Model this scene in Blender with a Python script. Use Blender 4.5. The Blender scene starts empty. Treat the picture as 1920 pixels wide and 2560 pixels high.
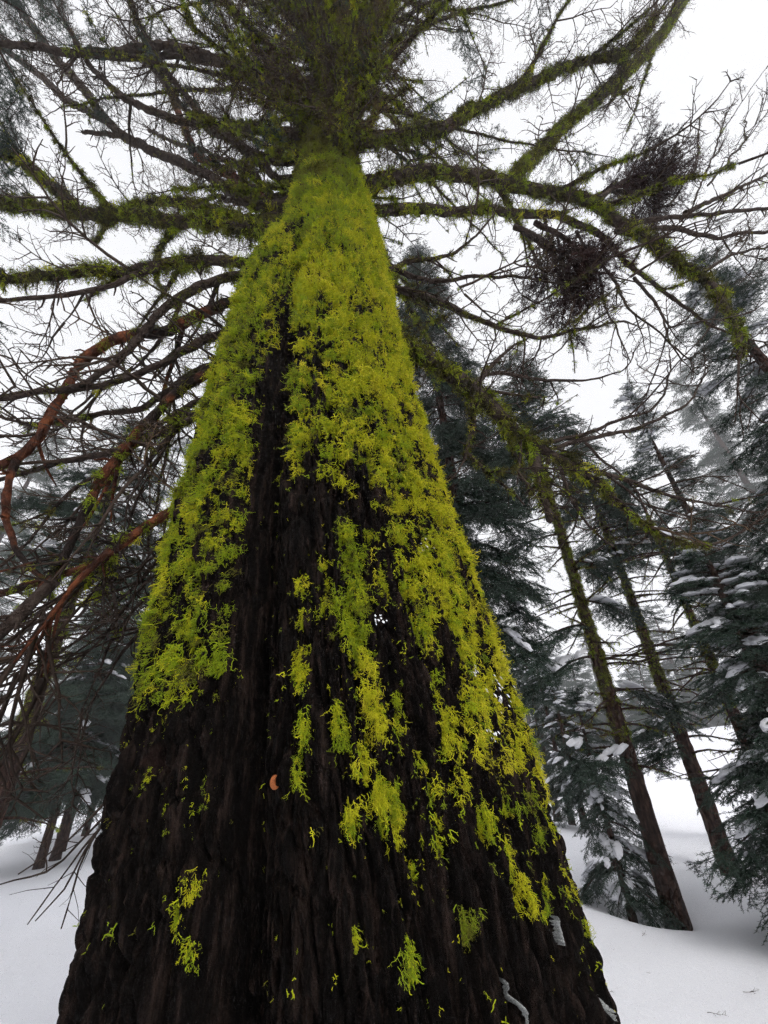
import bpy, math, random
import numpy as np
from mathutils import Matrix

SEED = 7
random.seed(SEED)
RNG = np.random.default_rng(SEED)
scene = bpy.context.scene
COL = scene.collection

# ------------------------------------------------------------------ camera
FPX = 1028.0                      # focal length in pixels of a 1920 px wide frame
PITCH = math.atan(620 / 1028)
ROLL = math.atan(84 / 1706)
CAMH = 1.6
CAM = np.array([0.0, 0.0, CAMH])
c_f = np.array([0, math.cos(PITCH), math.sin(PITCH)])
c_u0 = np.array([0, -math.sin(PITCH), math.cos(PITCH)])
c_r0 = np.array([1.0, 0, 0])
c_R = math.cos(ROLL) * c_r0 - math.sin(ROLL) * c_u0
c_U = math.sin(ROLL) * c_r0 + math.cos(ROLL) * c_u0
cam_d = bpy.data.cameras.new('camera')
cam = bpy.data.objects.new('camera', cam_d)
COL.objects.link(cam)
cam_d.sensor_fit = 'HORIZONTAL'
cam_d.sensor_width = 36
cam_d.lens = 36 * FPX / 1920
cam_d.clip_start = 0.05
cam_d.clip_end = 2000
M = Matrix((tuple(c_R), tuple(c_U), tuple(-c_f))).transposed().to_4x4()
M.translation = CAM
cam.matrix_world = M
scene.camera = cam

# ------------------------------------------------------------------ sky, sun, exposure
SUN_EL, SUN_ROT = math.radians(50), math.radians(150)
w = bpy.data.worlds.new('World')
scene.world = w
w.use_nodes = True
nt = w.node_tree
nt.nodes.clear()
wo = nt.nodes.new('ShaderNodeOutputWorld')
bg = nt.nodes.new('ShaderNodeBackground')
sky = nt.nodes.new('ShaderNodeTexSky')
sky.sky_type = 'NISHITA'
sky.sun_disc = False
sky.sun_elevation = SUN_EL
sky.sun_rotation = SUN_ROT
sky.dust_density = 6.0
hs = nt.nodes.new('ShaderNodeHueSaturation')          # cloud deck: the sky's colour washed out
hs.inputs['Saturation'].default_value = 0.06
mx = nt.nodes.new('ShaderNodeMix')
mx.data_type = 'RGBA'
mx.inputs[0].default_value = 0.88
mx.inputs[7].default_value = (7.3, 7.35, 7.6, 1)
nt.links.new(sky.outputs[0], hs.inputs['Color'])
nt.links.new(hs.outputs[0], mx.inputs[6])
nt.links.new(mx.outputs[2], bg.inputs['Color'])
bg.inputs['Strength'].default_value = 0.108
nt.links.new(bg.outputs[0], wo.inputs['Surface'])

sun_d = bpy.data.lights.new('sun', 'SUN')
sun_d.energy = 1.4
sun_d.angle = math.radians(25)
sun_d.color = (1, 0.97, 0.93)
sun = bpy.data.objects.new('sun', sun_d)
COL.objects.link(sun)
sun.rotation_euler = (math.radians(40), 0, math.radians(30))

vs = scene.view_settings
vs.view_transform = 'Standard'
vs.look = 'None'
vs.exposure = 0.40
vs.gamma = 1.0
vs.use_curve_mapping = False
cy = scene.cycles
cy.max_bounces = 5
cy.diffuse_bounces = 3
cy.glossy_bounces = 2
cy.transmission_bounces = 2
cy.volume_bounces = 2
cy.transparent_max_bounces = 4
cy.use_denoising = True
cy.denoising_prefilter = 'NONE'
cy.use_adaptive_sampling = True
cy.adaptive_threshold = 0.05
cy.adaptive_min_samples = 12
cy.time_limit = 1100
cy.debug_use_spatial_splits = True
cy.caustics_reflective = False
cy.caustics_refractive = False

# ------------------------------------------------------------------ geometry of the view
TD = 1.9                          # metres from the camera to the big tree's axis
def ray(x, y):
    return c_R * (x - 960) + c_U * (1280 - y) + c_f * FPX
def project(P):
    d = np.asarray(P) - CAM
    zc = d @ c_f
    return np.stack([960 + FPX * (d @ c_R) / zc, 1280 - FPX * (d @ c_U) / zc], -1)
def azim(x, y):
    r = ray(x, y)
    return math.atan2(r[0], r[1])
def tane(x, y):
    r = ray(x, y)
    return r[2] / math.hypot(r[0], r[1])

# ------------------------------------------------------------------ noise
_perm = np.random.default_rng(3).permutation(256)
_perm = np.concatenate([_perm, _perm, _perm])
_grad = np.random.default_rng(4).normal(size=(256, 3))
_grad /= np.linalg.norm(_grad, axis=1)[:, None]
def perlin(P):
    P = np.asarray(P, dtype=float)
    i = np.floor(P).astype(int)
    f = P - i
    i &= 255
    u = f * f * f * (f * (f * 6 - 15) + 10)
    out = 0
    for dx in (0, 1):
        wx = u[..., 0] if dx else 1 - u[..., 0]
        for dy in (0, 1):
            wy = u[..., 1] if dy else 1 - u[..., 1]
            for dz in (0, 1):
                wz = u[..., 2] if dz else 1 - u[..., 2]
                h = _perm[_perm[_perm[(i[..., 0] + dx) & 255] + ((i[..., 1] + dy) & 255)] + ((i[..., 2] + dz) & 255)]
                g = _grad[h]
                out = out + wx * wy * wz * (g[..., 0] * (f[..., 0] - dx) + g[..., 1] * (f[..., 1] - dy) + g[..., 2] * (f[..., 2] - dz))
    return out * 1.6

# ------------------------------------------------------------------ mesh helpers
def mesh_from(name, V, F, smooth=True):
    """V (n,3), F list of equal-length index arrays (quads and/or triangles)."""
    me = bpy.data.meshes.new(name)
    V = np.asarray(V, dtype=np.float32)
    F = [np.asarray(f, dtype=np.int32) for f in F if len(f)]
    me.vertices.add(len(V))
    me.vertices.foreach_set('co', V.ravel())
    if F:
        loops = np.concatenate([f.ravel() for f in F])
        cnt = np.concatenate([np.full(len(f), f.shape[1], np.int32) for f in F])
        start = np.concatenate([[0], np.cumsum(cnt)[:-1]]).astype(np.int32)
        me.loops.add(len(loops))
        me.loops.foreach_set('vertex_index', loops)
        me.polygons.add(len(cnt))
        me.polygons.foreach_set('loop_start', start)
        if smooth:
            me.polygons.foreach_set('use_smooth', np.ones(len(cnt), bool))
    me.update(calc_edges=True)
    return me

def norm(v):
    v = np.asarray(v, float)
    return v / (np.linalg.norm(v, axis=-1, keepdims=True) + 1e-12)

class Acc:
    def __init__(s):
        s.V, s.Q, s.T, s.n = [], [], [], 0
    def add(s, V, Q=(), T=()):
        V = np.asarray(V, float)
        s.V.append(V)
        if len(Q): s.Q.append(np.asarray(Q) + s.n)
        if len(T): s.T.append(np.asarray(T) + s.n)
        s.n += len(V)
    def tube(s, P, r, k=5, cap=True, rough=0.0, rng=None):
        P = np.asarray(P, float)
        r = np.broadcast_to(np.asarray(r, float), (len(P),))
        t = np.gradient(P, axis=0)
        t = norm(t)
        ref = np.array([0, 0, 1.0]) if abs(t[0][2]) < 0.9 else np.array([1.0, 0, 0])
        a = norm(np.cross(t, ref))
        b = np.cross(t, a)
        ang = np.arange(k) * 2 * math.pi / k
        rr = r[:, None] * np.ones(k)[None]
        if rough:
            rr = rr * (1 + rough * (rng or RNG).normal(size=rr.shape))
        V = P[:, None] + rr[..., None] * (np.cos(ang)[None, :, None] * a[:, None] + np.sin(ang)[None, :, None] * b[:, None])
        n = len(P)
        i = np.arange(n - 1)[:, None] * k
        j = np.arange(k)[None]
        j2 = (j + 1) % k
        Q = np.stack([i + j, i + j2, i + k + j2, i + k + j], -1).reshape(-1, 4)
        V = V.reshape(-1, 3)
        T = []
        if cap:
            V = np.concatenate([V, [P[-1] + t[-1] * r[-1]]])
            b0 = (n - 1) * k
            T = [(b0 + q, b0 + (q + 1) % k, n * k) for q in range(k)]
        s.add(V, Q, T)
    def mesh(s, name, smooth=True):
        V = np.concatenate(s.V) if s.V else np.zeros((0, 3))
        F = []
        if s.Q: F.append(np.concatenate(s.Q))
        if s.T: F.append(np.concatenate(s.T))
        return mesh_from(name, V, F, smooth)

def obj(name, me, mat=None, parent=None, kind=None, label=None):
    o = bpy.data.objects.new(name, me)
    COL.objects.link(o)
    if mat is not None and me is not None and len(me.materials) == 0:
        me.materials.append(mat)
    if parent is not None:
        o.parent = parent
        o.matrix_parent_inverse = Matrix.Translation(-parent_loc(parent))
    if kind: o['kind'] = kind
    if label: o['label'] = label
    return o
def parent_loc(p):
    v = p.location.copy()
    # parts are modelled in world coordinates and sit at the origin; only a thing's Empty has an offset
    q = p
    while q.parent is not None:
        q = q.parent
    return q.location.copy() if q is p else (p.location.copy() * 0)
def thing(name, label, cat, loc, group=None):
    e = bpy.data.objects.new(name, None)
    e.empty_display_size = 0.2
    COL.objects.link(e)
    e.location = loc
    e['label'] = label
    e['category'] = cat
    if group: e['group'] = group
    return e

# ------------------------------------------------------------------ materials
def new_mat(name):
    m = bpy.data.materials.new(name)
    m.use_nodes = True
    n = m.node_tree
    return m, n, n.nodes['Principled BSDF']
def nd(n, t, **kw):
    x = n.nodes.new(t)
    for k, v in kw.items():
        if k in x.inputs: x.inputs[k].default_value = v
        else: setattr(x, k, v)
    return x
def ramp(n, stops):
    r = n.nodes.new('ShaderNodeValToRGB')
    e = r.color_ramp.elements
    while len(e) < len(stops): e.new(0.5)
    for q, (p, c) in zip(e, stops):
        q.position = p
        q.color = (*c, 1)
    return r

def mat_bark(name, dark, mid, light, scale=(14, 14, 2.2), bump=0.6, patch=None, rough=0.9):
    m, n, b = new_mat(name)
    tc = nd(n, 'ShaderNodeTexCoord')
    mp = nd(n, 'ShaderNodeMapping')
    mp.inputs['Scale'].default_value = scale
    n.links.new(tc.outputs['Object'], mp.inputs[0])
    no = nd(n, 'ShaderNodeTexNoise', Scale=1.0, Detail=8.0, Roughness=0.65)
    n.links.new(mp.outputs[0], no.inputs['Vector'])
    r = ramp(n, [(0.32, dark), (0.50, mid), (0.72, light)])
    n.links.new(no.outputs['Fac'], r.inputs[0])
    col = r.outputs[0]
    if patch:
        n2 = nd(n, 'ShaderNodeTexNoise', Scale=2.3, Detail=4.0, Roughness=0.6)
        n.links.new(tc.outputs['Object'], n2.inputs['Vector'])
        r2 = ramp(n, [(patch[1], (0, 0, 0)), (patch[1] + 0.09, (1, 1, 1))])
        n.links.new(n2.outputs['Fac'], r2.inputs[0])
        mxn = nd(n, 'ShaderNodeMix', data_type='RGBA')
        n.links.new(r2.outputs[0], mxn.inputs[0])
        n.links.new(col, mxn.inputs[6])
        mxn.inputs[7].default_value = (*patch[0], 1)
        col = mxn.outputs[2]
    n.links.new(col, b.inputs['Base Color'])
    b.inputs['Roughness'].default_value = rough
    b.inputs['Specular IOR Level'].default_value = 0.08
    n3 = nd(n, 'ShaderNodeTexNoise', Scale=3.2, Detail=10.0, Roughness=0.72)
    n.links.new(mp.outputs[0], n3.inputs['Vector'])
    bp = nd(n, 'ShaderNodeBump', Strength=bump, Distance=0.02)
    n.links.new(n3.outputs['Fac'], bp.inputs['Height'])
    n.links.new(bp.outputs[0], b.inputs['Normal'])
    return m

def mat_tint(name, stops, rough=0.85, translucent=0.0, spec=0.2):
    """colour from each piece's own tint attribute plus a little object-space noise"""
    m, n, b = new_mat(name)
    at = nd(n, 'ShaderNodeAttribute', attribute_type='INSTANCER', attribute_name='tint')
    r = ramp(n, stops)
    tc = nd(n, 'ShaderNodeTexCoord')
    no = nd(n, 'ShaderNodeTexNoise', Scale=14.0, Detail=2.0)
    n.links.new(tc.outputs['Object'], no.inputs['Vector'])
    ma = nd(n, 'ShaderNodeMath', operation='MULTIPLY_ADD')
    n.links.new(no.outputs['Fac'], ma.inputs[0])
    ma.inputs[1].default_value = 0.5
    n.links.new(at.outputs['Fac'], ma.inputs[2])
    sb = nd(n, 'ShaderNodeMath', operation='SUBTRACT')
    n.links.new(ma.outputs[0], sb.inputs[0])
    sb.inputs[1].default_value = 0.25
    n.links.new(sb.outputs[0], r.inputs[0])
    n.links.new(r.outputs[0], b.inputs['Base Color'])
    b.inputs['Roughness'].default_value = rough
    b.inputs['Specular IOR Level'].default_value = spec
    if translucent:
        tr = nd(n, 'ShaderNodeBsdfTranslucent')
        n.links.new(r.outputs[0], tr.inputs['Color'])
        ms = nd(n, 'ShaderNodeMixShader')
        ms.inputs[0].default_value = translucent
        n.links.new(b.outputs[0], ms.inputs[1])
        n.links.new(tr.outputs[0], ms.inputs[2])
        n.links.new(ms.outputs[0], n.nodes['Material Output'].inputs[0])
    return m

def mat_snow(name, scale=1.0):
    m, n, b = new_mat(name)
    tc = nd(n, 'ShaderNodeTexCoord')
    no = nd(n, 'ShaderNodeTexNoise', Scale=60.0 * scale, Detail=6.0, Roughness=0.7)
    n.links.new(tc.outputs['Object'], no.inputs['Vector'])
    r = ramp(n, [(0.3, (0.76, 0.77, 0.83)), (0.7, (0.86, 0.86, 0.90))])
    n.links.new(no.outputs['Fac'], r.inputs[0])
    n.links.new(r.outputs[0], b.inputs['Base Color'])
    b.inputs['Roughness'].default_value = 0.7
    b.inputs['Specular IOR Level'].default_value = 0.3
    n2 = nd(n, 'ShaderNodeTexNoise', Scale=9.0 * scale, Detail=9.0, Roughness=0.75)
    n.links.new(tc.outputs['Object'], n2.inputs['Vector'])
    bp = nd(n, 'ShaderNodeBump', Strength=0.35, Distance=0.03)
    n.links.new(n2.outputs['Fac'], bp.inputs['Height'])
    n.links.new(bp.outputs[0], b.inputs['Normal'])
    return m

MAT = dict(
    bark=mat_bark('furrowed_bark', (0.0015, 0.001, 0.0009), (0.0052, 0.0034, 0.0028), (0.048, 0.030, 0.024), (40, 40, 4.6), 1.0, ((0.055, 0.028, 0.022), 0.68)),
    limb=mat_bark('limb_bark', (0.018, 0.014, 0.012), (0.045, 0.032, 0.026), (0.085, 0.065, 0.052), (16, 16, 16), 0.8, ((0.11, 0.038, 0.022), 0.68)),
    red=mat_bark('red_limb_bark', (0.030, 0.014, 0.010), (0.090, 0.033, 0.019), (0.27, 0.088, 0.036), (12, 12, 12), 0.8, ((0.022, 0.016, 0.014), 0.47)),
    trunk=mat_bark('pole_bark', (0.010, 0.006, 0.005), (0.040, 0.021, 0.016), (0.13, 0.075, 0.058), (30, 30, 8), 1.0),
    twig=mat_tint('twig_bark', [(0.0, (0.020, 0.014, 0.011)), (0.6, (0.052, 0.034, 0.024)), (1.0, (0.11, 0.07, 0.04))]),
    lichen=mat_tint('wolf_lichen', [(0.0, (0.035, 0.035, 0.014)), (0.18, (0.11, 0.100, 0.018)), (0.26, (0.21, 0.205, 0.018)), (0.38, (0.23, 0.35, 0.010)), (0.62, (0.60, 0.58, 0.015)), (1.0, (0.88, 0.76, 0.06))], translucent=0.15),
    needle=mat_tint('fir_needles', [(0.0, (0.011, 0.024, 0.016)), (0.6, (0.023, 0.050, 0.030)), (1.0, (0.05, 0.075, 0.038))], rough=0.6, spec=0.35),
    brown=mat_tint('dry_needles', [(0.0, (0.026, 0.018, 0.012)), (0.6, (0.07, 0.045, 0.022)), (1.0, (0.11, 0.08, 0.025))], rough=0.8),
    maroon=mat_tint('maroon_needles', [(0.0, (0.014, 0.007, 0.007)), (0.6, (0.036, 0.017, 0.016)), (1.0, (0.07, 0.032, 0.026))], rough=0.8),
    snow=mat_snow('snow_cover'),
    clump=mat_snow('branch_snow', 1.5),
)
m_, n_, b_ = new_mat('orange_wood')
no_ = nd(n_, 'ShaderNodeTexNoise', Scale=60.0, Detail=5.0)
r_ = ramp(n_, [(0.35, (0.10, 0.02, 0.006)), (0.65, (0.52, 0.15, 0.025))])
n_.links.new(no_.outputs['Fac'], r_.inputs[0])
n_.links.new(r_.outputs[0], b_.inputs['Base Color'])
b_.inputs['Roughness'].default_value = 0.7
MAT['orange'] = m_
m_, n_, b_ = new_mat('pale_resin')
no_ = nd(n_, 'ShaderNodeTexNoise', Scale=40.0, Detail=6.0)
r_ = ramp(n_, [(0.35, (0.06, 0.055, 0.05)), (0.65, (0.36, 0.38, 0.37))])
n_.links.new(no_.outputs['Fac'], r_.inputs[0])
n_.links.new(r_.outputs[0], b_.inputs['Base Color'])
b_.inputs['Roughness'].default_value = 0.75
MAT['resin'] = m_

# ------------------------------------------------------------------ small growth, made once and set out many times
def tuft_mesh(seed, n_stem=26, down=0.75, spread=1.0, thick=0.024, forks=2):
    """a tuft of wolf lichen: forked strands; +X leaves the surface, -Z hangs"""
    r = np.random.default_rng(seed)
    A = Acc()
    def strand(p, d, L, rad, depth):
        n = 4
        P = [p]
        q = p.copy()
        for i in range(n):
            d = norm(d + r.normal(0, 0.38, 3) + np.array([0, 0, -0.16 * down]))
            q = q + d * L / n
            P.append(q)
            if depth > 0 and i >= 1 and r.random() < 0.75:
                strand(q, norm(d + r.normal(0, 0.7, 3)), L * r.uniform(0.4, 0.65), rad * 0.75, depth - 1)
        A.tube(P, np.linspace(rad, rad * 0.55, n + 1), 3, cap=False)
    for i in range(n_stem):
        y, z = r.normal(0, 0.22 * spread), r.normal(0, 0.30)
        d = norm([r.uniform(0.25, 0.9), r.normal(0, 0.55), -down * r.uniform(0.2, 1.3) + 0.15])
        strand(np.array([-0.03, y, z]), d, r.uniform(0.30, 0.70), thick * r.uniform(.8, 1.3), forks)
    return A.mesh('lichen_tuft', True)

def twig_mesh(seed, bare=1.0, nside=9, bend=0.25):
    """a dead fir twig of unit length along +X, forks left and right"""
    r = np.random.default_rng(seed)
    A = Acc()
    def twig(p, d, L, rad, depth, up):
        n = 6
        P = [p]
        q = p.copy()
        side = r.choice([-1, 1])
        for i in range(n):
            d = norm(d + r.normal(0, 0.10, 3) + np.array([0, 0, up * 0.09]))
            q = q + d * L / n
            P.append(q)
            if depth > 0 and i >= 1:
                for k in range(2 if depth == 2 else 1):
                    if r.random() < 0.78:
                        side = -side
                        h = norm(np.cross([0, 0, 1.0], d)) * side
                        dd = norm(d * r.uniform(0.45, 0.9) + h * r.uniform(0.5, 1.0) + np.array([0, 0, r.normal(0, 0.28)]))
                        twig(q, dd, L * r.uniform(0.22, 0.55) * (1.15 - i / n * 0.6), rad * 0.55, depth - 1, up)
        A.tube(P, np.linspace(rad, rad * 0.35, n + 1), 3)
    twig(np.zeros(3), norm([1, r.normal(0, 0.1), r.normal(0, 0.1)]), 1.0, 0.019, 2, r.uniform(-bend, bend * 2))
    return A.mesh('dead_twig', True)

def spray_mesh(seed, nlen=0.062, nwid=0.013, dens=0.9, droop=0.25, mat=None):
    """a fir spray of unit length along +X: forked stem with flat rows of needles"""
    r = np.random.default_rng(seed)
    A = Acc()
    NV = []
    def needles(P):
        P = np.asarray(P)
        seg = np.linalg.norm(np.diff(P, axis=0), axis=1).sum()
        m = max(3, int(seg / 0.020 * dens))
        for s in (-1, 1):
            t = (np.arange(m) + r.random(m)) / m * (len(P) - 1)
            i = np.minimum(t.astype(int), len(P) - 2)
            f = (t - i)[:, None]
            c = P[i] * (1 - f) + P[i + 1] * f
            d = norm(P[i + 1] - P[i])
            h = norm(np.cross(np.array([0, 0, 1.0]), d)) * s
            nd_ = norm(d * 0.55 + h * r.uniform(0.5, 1.1, (m, 1)) + np.array([0, 0, 1.0]) * r.normal(0.15, 0.45, (m, 1)))
            wv = norm(np.cross(nd_, r.normal(size=(m, 3)))) * nwid / 2
            tip = c + nd_ * nlen * r.uniform(0.7, 1.2, (m, 1))
            NV.append(np.stack([c - wv, c + wv, tip], 1))
    def stem(p, d, L, rad, depth):
        n = 5
        P = [p]
        q = p.copy()
        for i in range(n):
            d = norm(d + r.normal(0, 0.07, 3) + np.array([0, 0, -droop * 0.12]))
            q = q + d * L / n
            P.append(q)
            if depth > 0:
                for s in (-1, 1):
                    if r.random() < (0.9 if depth == 2 else 0.3):
                        h = norm(np.cross([0, 0, 1.0], d)) * s
                        stem(q - d * L / n * r.uniform(0, 0.9), norm(d * 0.75 + h * r.uniform(0.6, 0.95) + np.array([0, 0, r.normal(-0.05, 0.12)])),
                             L * r.uniform(0.30, 0.5) * (1.2 - 0.75 * i / n), rad * 0.6, depth - 1)
        A.tube(P, np.linspace(rad, rad * 0.4, n + 1), 3, cap=False)
        needles(P)
    stem(np.zeros(3), np.array([1.0, 0, 0.05]), 1.0, 0.010, 2)
    N = np.concatenate(NV).reshape(-1, 3)
    A.add(N, [], np.arange(len(N)).reshape(-1, 3))
    return A.mesh('fir_spray', False)

def ico(sub):
    import bmesh
    bm = bmesh.new()
    bmesh.ops.create_icosphere(bm, subdivisions=sub, radius=1.0)
    V = np.array([v.co[:] for v in bm.verts])
    F = np.array([[v.index for v in f.verts] for f in bm.faces])
    bm.free()
    return V, F
ICO_V, ICO_F = ico(3)
def clump_mesh(seed):
    """a pillow of snow, flat below"""
    s = seed * 7.3
    V = ICO_V.copy()
    n = perlin(V * 1.3 + s) * 0.45 + perlin(V * 3.1 + s) * 0.18
    V = V * (1 + n)[:, None]
    V[:, 2] = np.where(V[:, 2] > 0, V[:, 2] * 0.8, V[:, 2] * 0.22)
    V[:, 1] *= 0.62
    V[:, 2] -= 0.25 * V[:, 0] ** 2 * 0.4
    return mesh_from('snow_pillow', V, [ICO_F])

def src(name, me, mat):
    me.materials.append(mat)
    o = bpy.data.objects.new(name, me)      # never linked to the scene: only the shape is used
    return o
def kit(name, meshes, mat):
    ng = bpy.data.node_groups.new(name, 'GeometryNodeTree')
    ng.interface.new_socket('Geometry', in_out='INPUT', socket_type='NodeSocketGeometry')
    ng.interface.new_socket('Geometry', in_out='OUTPUT', socket_type='NodeSocketGeometry')
    gi = ng.nodes.new('NodeGroupInput')
    go = ng.nodes.new('NodeGroupOutput')
    jn = ng.nodes.new('GeometryNodeJoinGeometry')
    for i, me in enumerate(meshes):
        oi = ng.nodes.new('GeometryNodeObjectInfo')
        oi.inputs['Object'].default_value = src(name + '_shape', me, mat)
        oi.inputs['As Instance'].default_value = False
        g2 = ng.nodes.new('GeometryNodeGeometryToInstance')
        ng.links.new(oi.outputs['Geometry'], g2.inputs[0])
        ng.links.new(g2.outputs[0], jn.inputs[0])
    ip = ng.nodes.new('GeometryNodeInstanceOnPoints')
    ng.links.new(gi.outputs[0], ip.inputs['Points'])
    ng.links.new(jn.outputs[0], ip.inputs['Instance'])
    ip.inputs['Pick Instance'].default_value = True
    for nm, ty, sock in (('idx', 'INT', 'Instance Index'), ('rot', 'FLOAT_VECTOR', 'Rotation'), ('scl', 'FLOAT_VECTOR', 'Scale')):
        na = ng.nodes.new('GeometryNodeInputNamedAttribute')
        na.data_type = ty
        na.inputs['Name'].default_value = nm
        ng.links.new(na.outputs['Attribute'], ip.inputs[sock])
    ng.links.new(ip.outputs[0], go.inputs[0])
    return ng, len(meshes)

KIT = {
    'lichen': kit('lichen_kit', [tuft_mesh(i, (12, 18, 9, 22)[i % 4], (.7, 1.0, 1.3, .8)[i % 4], (1, .8, .6, 1.1)[i % 4]) for i in range(14)], MAT['lichen']),
    'crumb': kit('crumb_kit', [tuft_mesh(200 + i, 3 + i % 4, 1.0, .9, 0.062, 1) for i in range(10)], MAT['lichen']),
    'twig': kit('twig_kit', [twig_mesh(20 + i) for i in range(8)], MAT['twig']),
    'spray': kit('spray_kit', [spray_mesh(40 + i) for i in range(6)], MAT['needle']),
    'dry': kit('dry_spray_kit', [spray_mesh(60 + i, 0.05, 0.010, 0.8, 0.0) for i in range(6)], MAT['brown']),
    'broom': kit('broom_kit', [spray_mesh(60 + i, 0.05, 0.012, 1.1, 0.0) for i in range(6)], MAT['maroon']),
    'snow': kit('snow_kit', [clump_mesh(80 + i) for i in range(6)], MAT['clump']),
}

def eulers(X, up):
    """XYZ euler angles of frames whose x axis is X and whose z axis leans to up"""
    X = norm(X)
    Y = norm(np.cross(up, X))
    Z = np.cross(X, Y)
    ry = np.arcsin(np.clip(-X[:, 2], -1, 1))
    rz = np.arctan2(X[:, 1], X[:, 0])
    rx = np.arctan2(Y[:, 2], Z[:, 2])
    return np.stack([rx, ry, rz], 1)

class Scatter:
    """collects points for one kit; built as ONE part"""
    def __init__(s): s.P, s.X, s.U, s.S, s.T = [], [], [], [], []
    def add(s, P, X, U=None, S=1.0, T=0.5):
        P = np.atleast_2d(np.asarray(P, float))
        n = len(P)
        if n == 0: return
        s.P.append(P)
        s.X.append(np.broadcast_to(np.asarray(X, float), (n, 3)))
        s.U.append(np.broadcast_to(np.asarray([0, 0, 1.0] if U is None else U, float), (n, 3)))
        S = np.asarray(S, float)
        if S.ndim == 0: S = np.full((n, 3), float(S))
        elif S.ndim == 1 and not (len(S) == 3 and n != 3): S = np.repeat(S[:, None], 3, 1)
        s.S.append(np.broadcast_to(S, (n, 3)))
        s.T.append(np.broadcast_to(np.asarray(T, float), (n,)))
    def count(s): return sum(len(p) for p in s.P)
    def build(s, name, kitname, parent, label=None):
        if not s.P: return None
        P = np.concatenate(s.P)
        ng, k = KIT[kitname]
        me = mesh_from(name, P, [])
        a = me.attributes.new('rot', 'FLOAT_VECTOR', 'POINT')
        a.data.foreach_set('vector', eulers(np.concatenate(s.X), np.concatenate(s.U)).astype(np.float32).ravel())
        a = me.attributes.new('scl', 'FLOAT_VECTOR', 'POINT')
        a.data.foreach_set('vector', np.concatenate(s.S).astype(np.float32).ravel())
        a = me.attributes.new('idx', 'INT', 'POINT')
        a.data.foreach_set('value', RNG.integers(0, k, len(P)).astype(np.int32))
        a = me.attributes.new('tint', 'FLOAT', 'POINT')
        a.data.foreach_set('value', np.concatenate(s.T).astype(np.float32))
        o = obj(name, me, None, parent, 'stuff', label)
        mo = o.modifiers.new('growth', 'NODES')
        mo.node_group = ng
        return o

# ------------------------------------------------------------------ snow ground
def ground_z(x, y):
    x = np.asarray(x, float); y = np.asarray(y, float)
    P = np.stack([x, y, np.zeros_like(x)], -1)
    z = 0.22 * perlin(P * 0.16 + 3.1) + 0.10 * perlin(P * 0.45 + 8.7) + 0.035 * perlin(P * np.array([1.1, 1.7, 1]) + 2.2)
    d = np.hypot(x, y)
    # a hillside climbing away on the right, far ground rising a little all round
    s = np.clip((d - 20) / 25, 0, 1)
    hill = np.exp(-((np.arctan2(x, y) - 0.75) / 0.4) ** 2)
    z = z + s * s * (3 - 2 * s) * (3.4 * hill) + 1.2 * perlin(P * 0.03 + 1.5) * np.clip((d - 15) / 30, 0, 1)
    z = z - 0.10 * np.exp(-((x + 0.2) ** 2 + (y - TD) ** 2) / 1.5)      # melted hollow round the big trunk
    for (wx, wy, wr, wd) in WELLS:
        z = z - wd * np.exp(-((x - wx) ** 2 + (y - wy) ** 2) / (wr * wr))
    return z
WELLS = []
def gz(x, y): return float(ground_z(np.array([x]), np.array([y]))[0])
def plan(px, py, d):
    a = azim(px, py)
    return d * math.sin(a), d * math.cos(a)
for (px, py, d, wr, wd) in ((1677, 2250, 7.5, 0.5, 0.22), (1562, 2222, 7.5, 0.55, 0.16), (1825, 2175, 9.6, 0.5, 0.2)):
    x, y = plan(px, py, d)
    WELLS.append((x, y, wr, wd))

# finer near the camera, reaching to the horizon
def axis_grid(lim, n, near):
    t = np.linspace(-1, 1, n)
    return np.sign(t) * (near * np.abs(t) + (lim - near) * np.abs(t) ** 4)
gx, gy = axis_grid(600, 361, 30), axis_grid(600, 361, 30)
GX, GY = np.meshgrid(gx, gy, indexing='ij')
GV = np.stack([GX, GY, ground_z(GX, GY)], -1).reshape(-1, 3)
i = np.arange(360)[:, None] * 361
j = np.arange(360)[None]
GQ = np.stack([i + j, i + 361 + j, i + 362 + j, i + 1 + j], -1).reshape(-1, 4)
o = obj('snow_ground', mesh_from('snow_ground', GV, [GQ]), MAT['snow'], None, 'structure')

# ------------------------------------------------------------------ the big lichen-hung fir
RZ = np.array([-0.8, -0.3, 0.3, 1.03, 1.22, 1.50, 1.86, 2.36, 2.82, 3.41, 4.00, 4.32, 4.58, 4.76, 4.93, 5.09, 5.19, 5.47, 5.85, 6.28, 6.95, 7.75, 10, 13, 17, 21])
RR = np.array([0.98, 0.89, 0.80, 0.748, 0.743, 0.736, 0.715, 0.685, 0.65, 0.612, 0.570, 0.552, 0.537, 0.52, 0.485, 0.435, 0.418, 0.395, 0.368, 0.33, 0.29, 0.27, 0.24, 0.20, 0.14, 0.03])
RC = np.array([-0.09, -0.12, -0.155, -0.180, -0.195, -0.23, -0.265, -0.31, -0.35, -0.392, -0.412, -0.418, -0.422, -0.42, -0.397, -0.355, -0.348, -0.349, -0.355, -0.38, -0.41, -0.424, -0.43, -0.42, -0.41, -0.40])
def smooth_interp(z, V):
    o = 0
    for dz in (-0.1, -0.05, 0, 0.05, 0.1): o = o + np.interp(np.asarray(z) + dz, RZ, V)
    return o / 5
def trunk_c(z): return smooth_interp(z, RC)
def trunk_r(z): return smooth_interp(z, RR)
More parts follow.
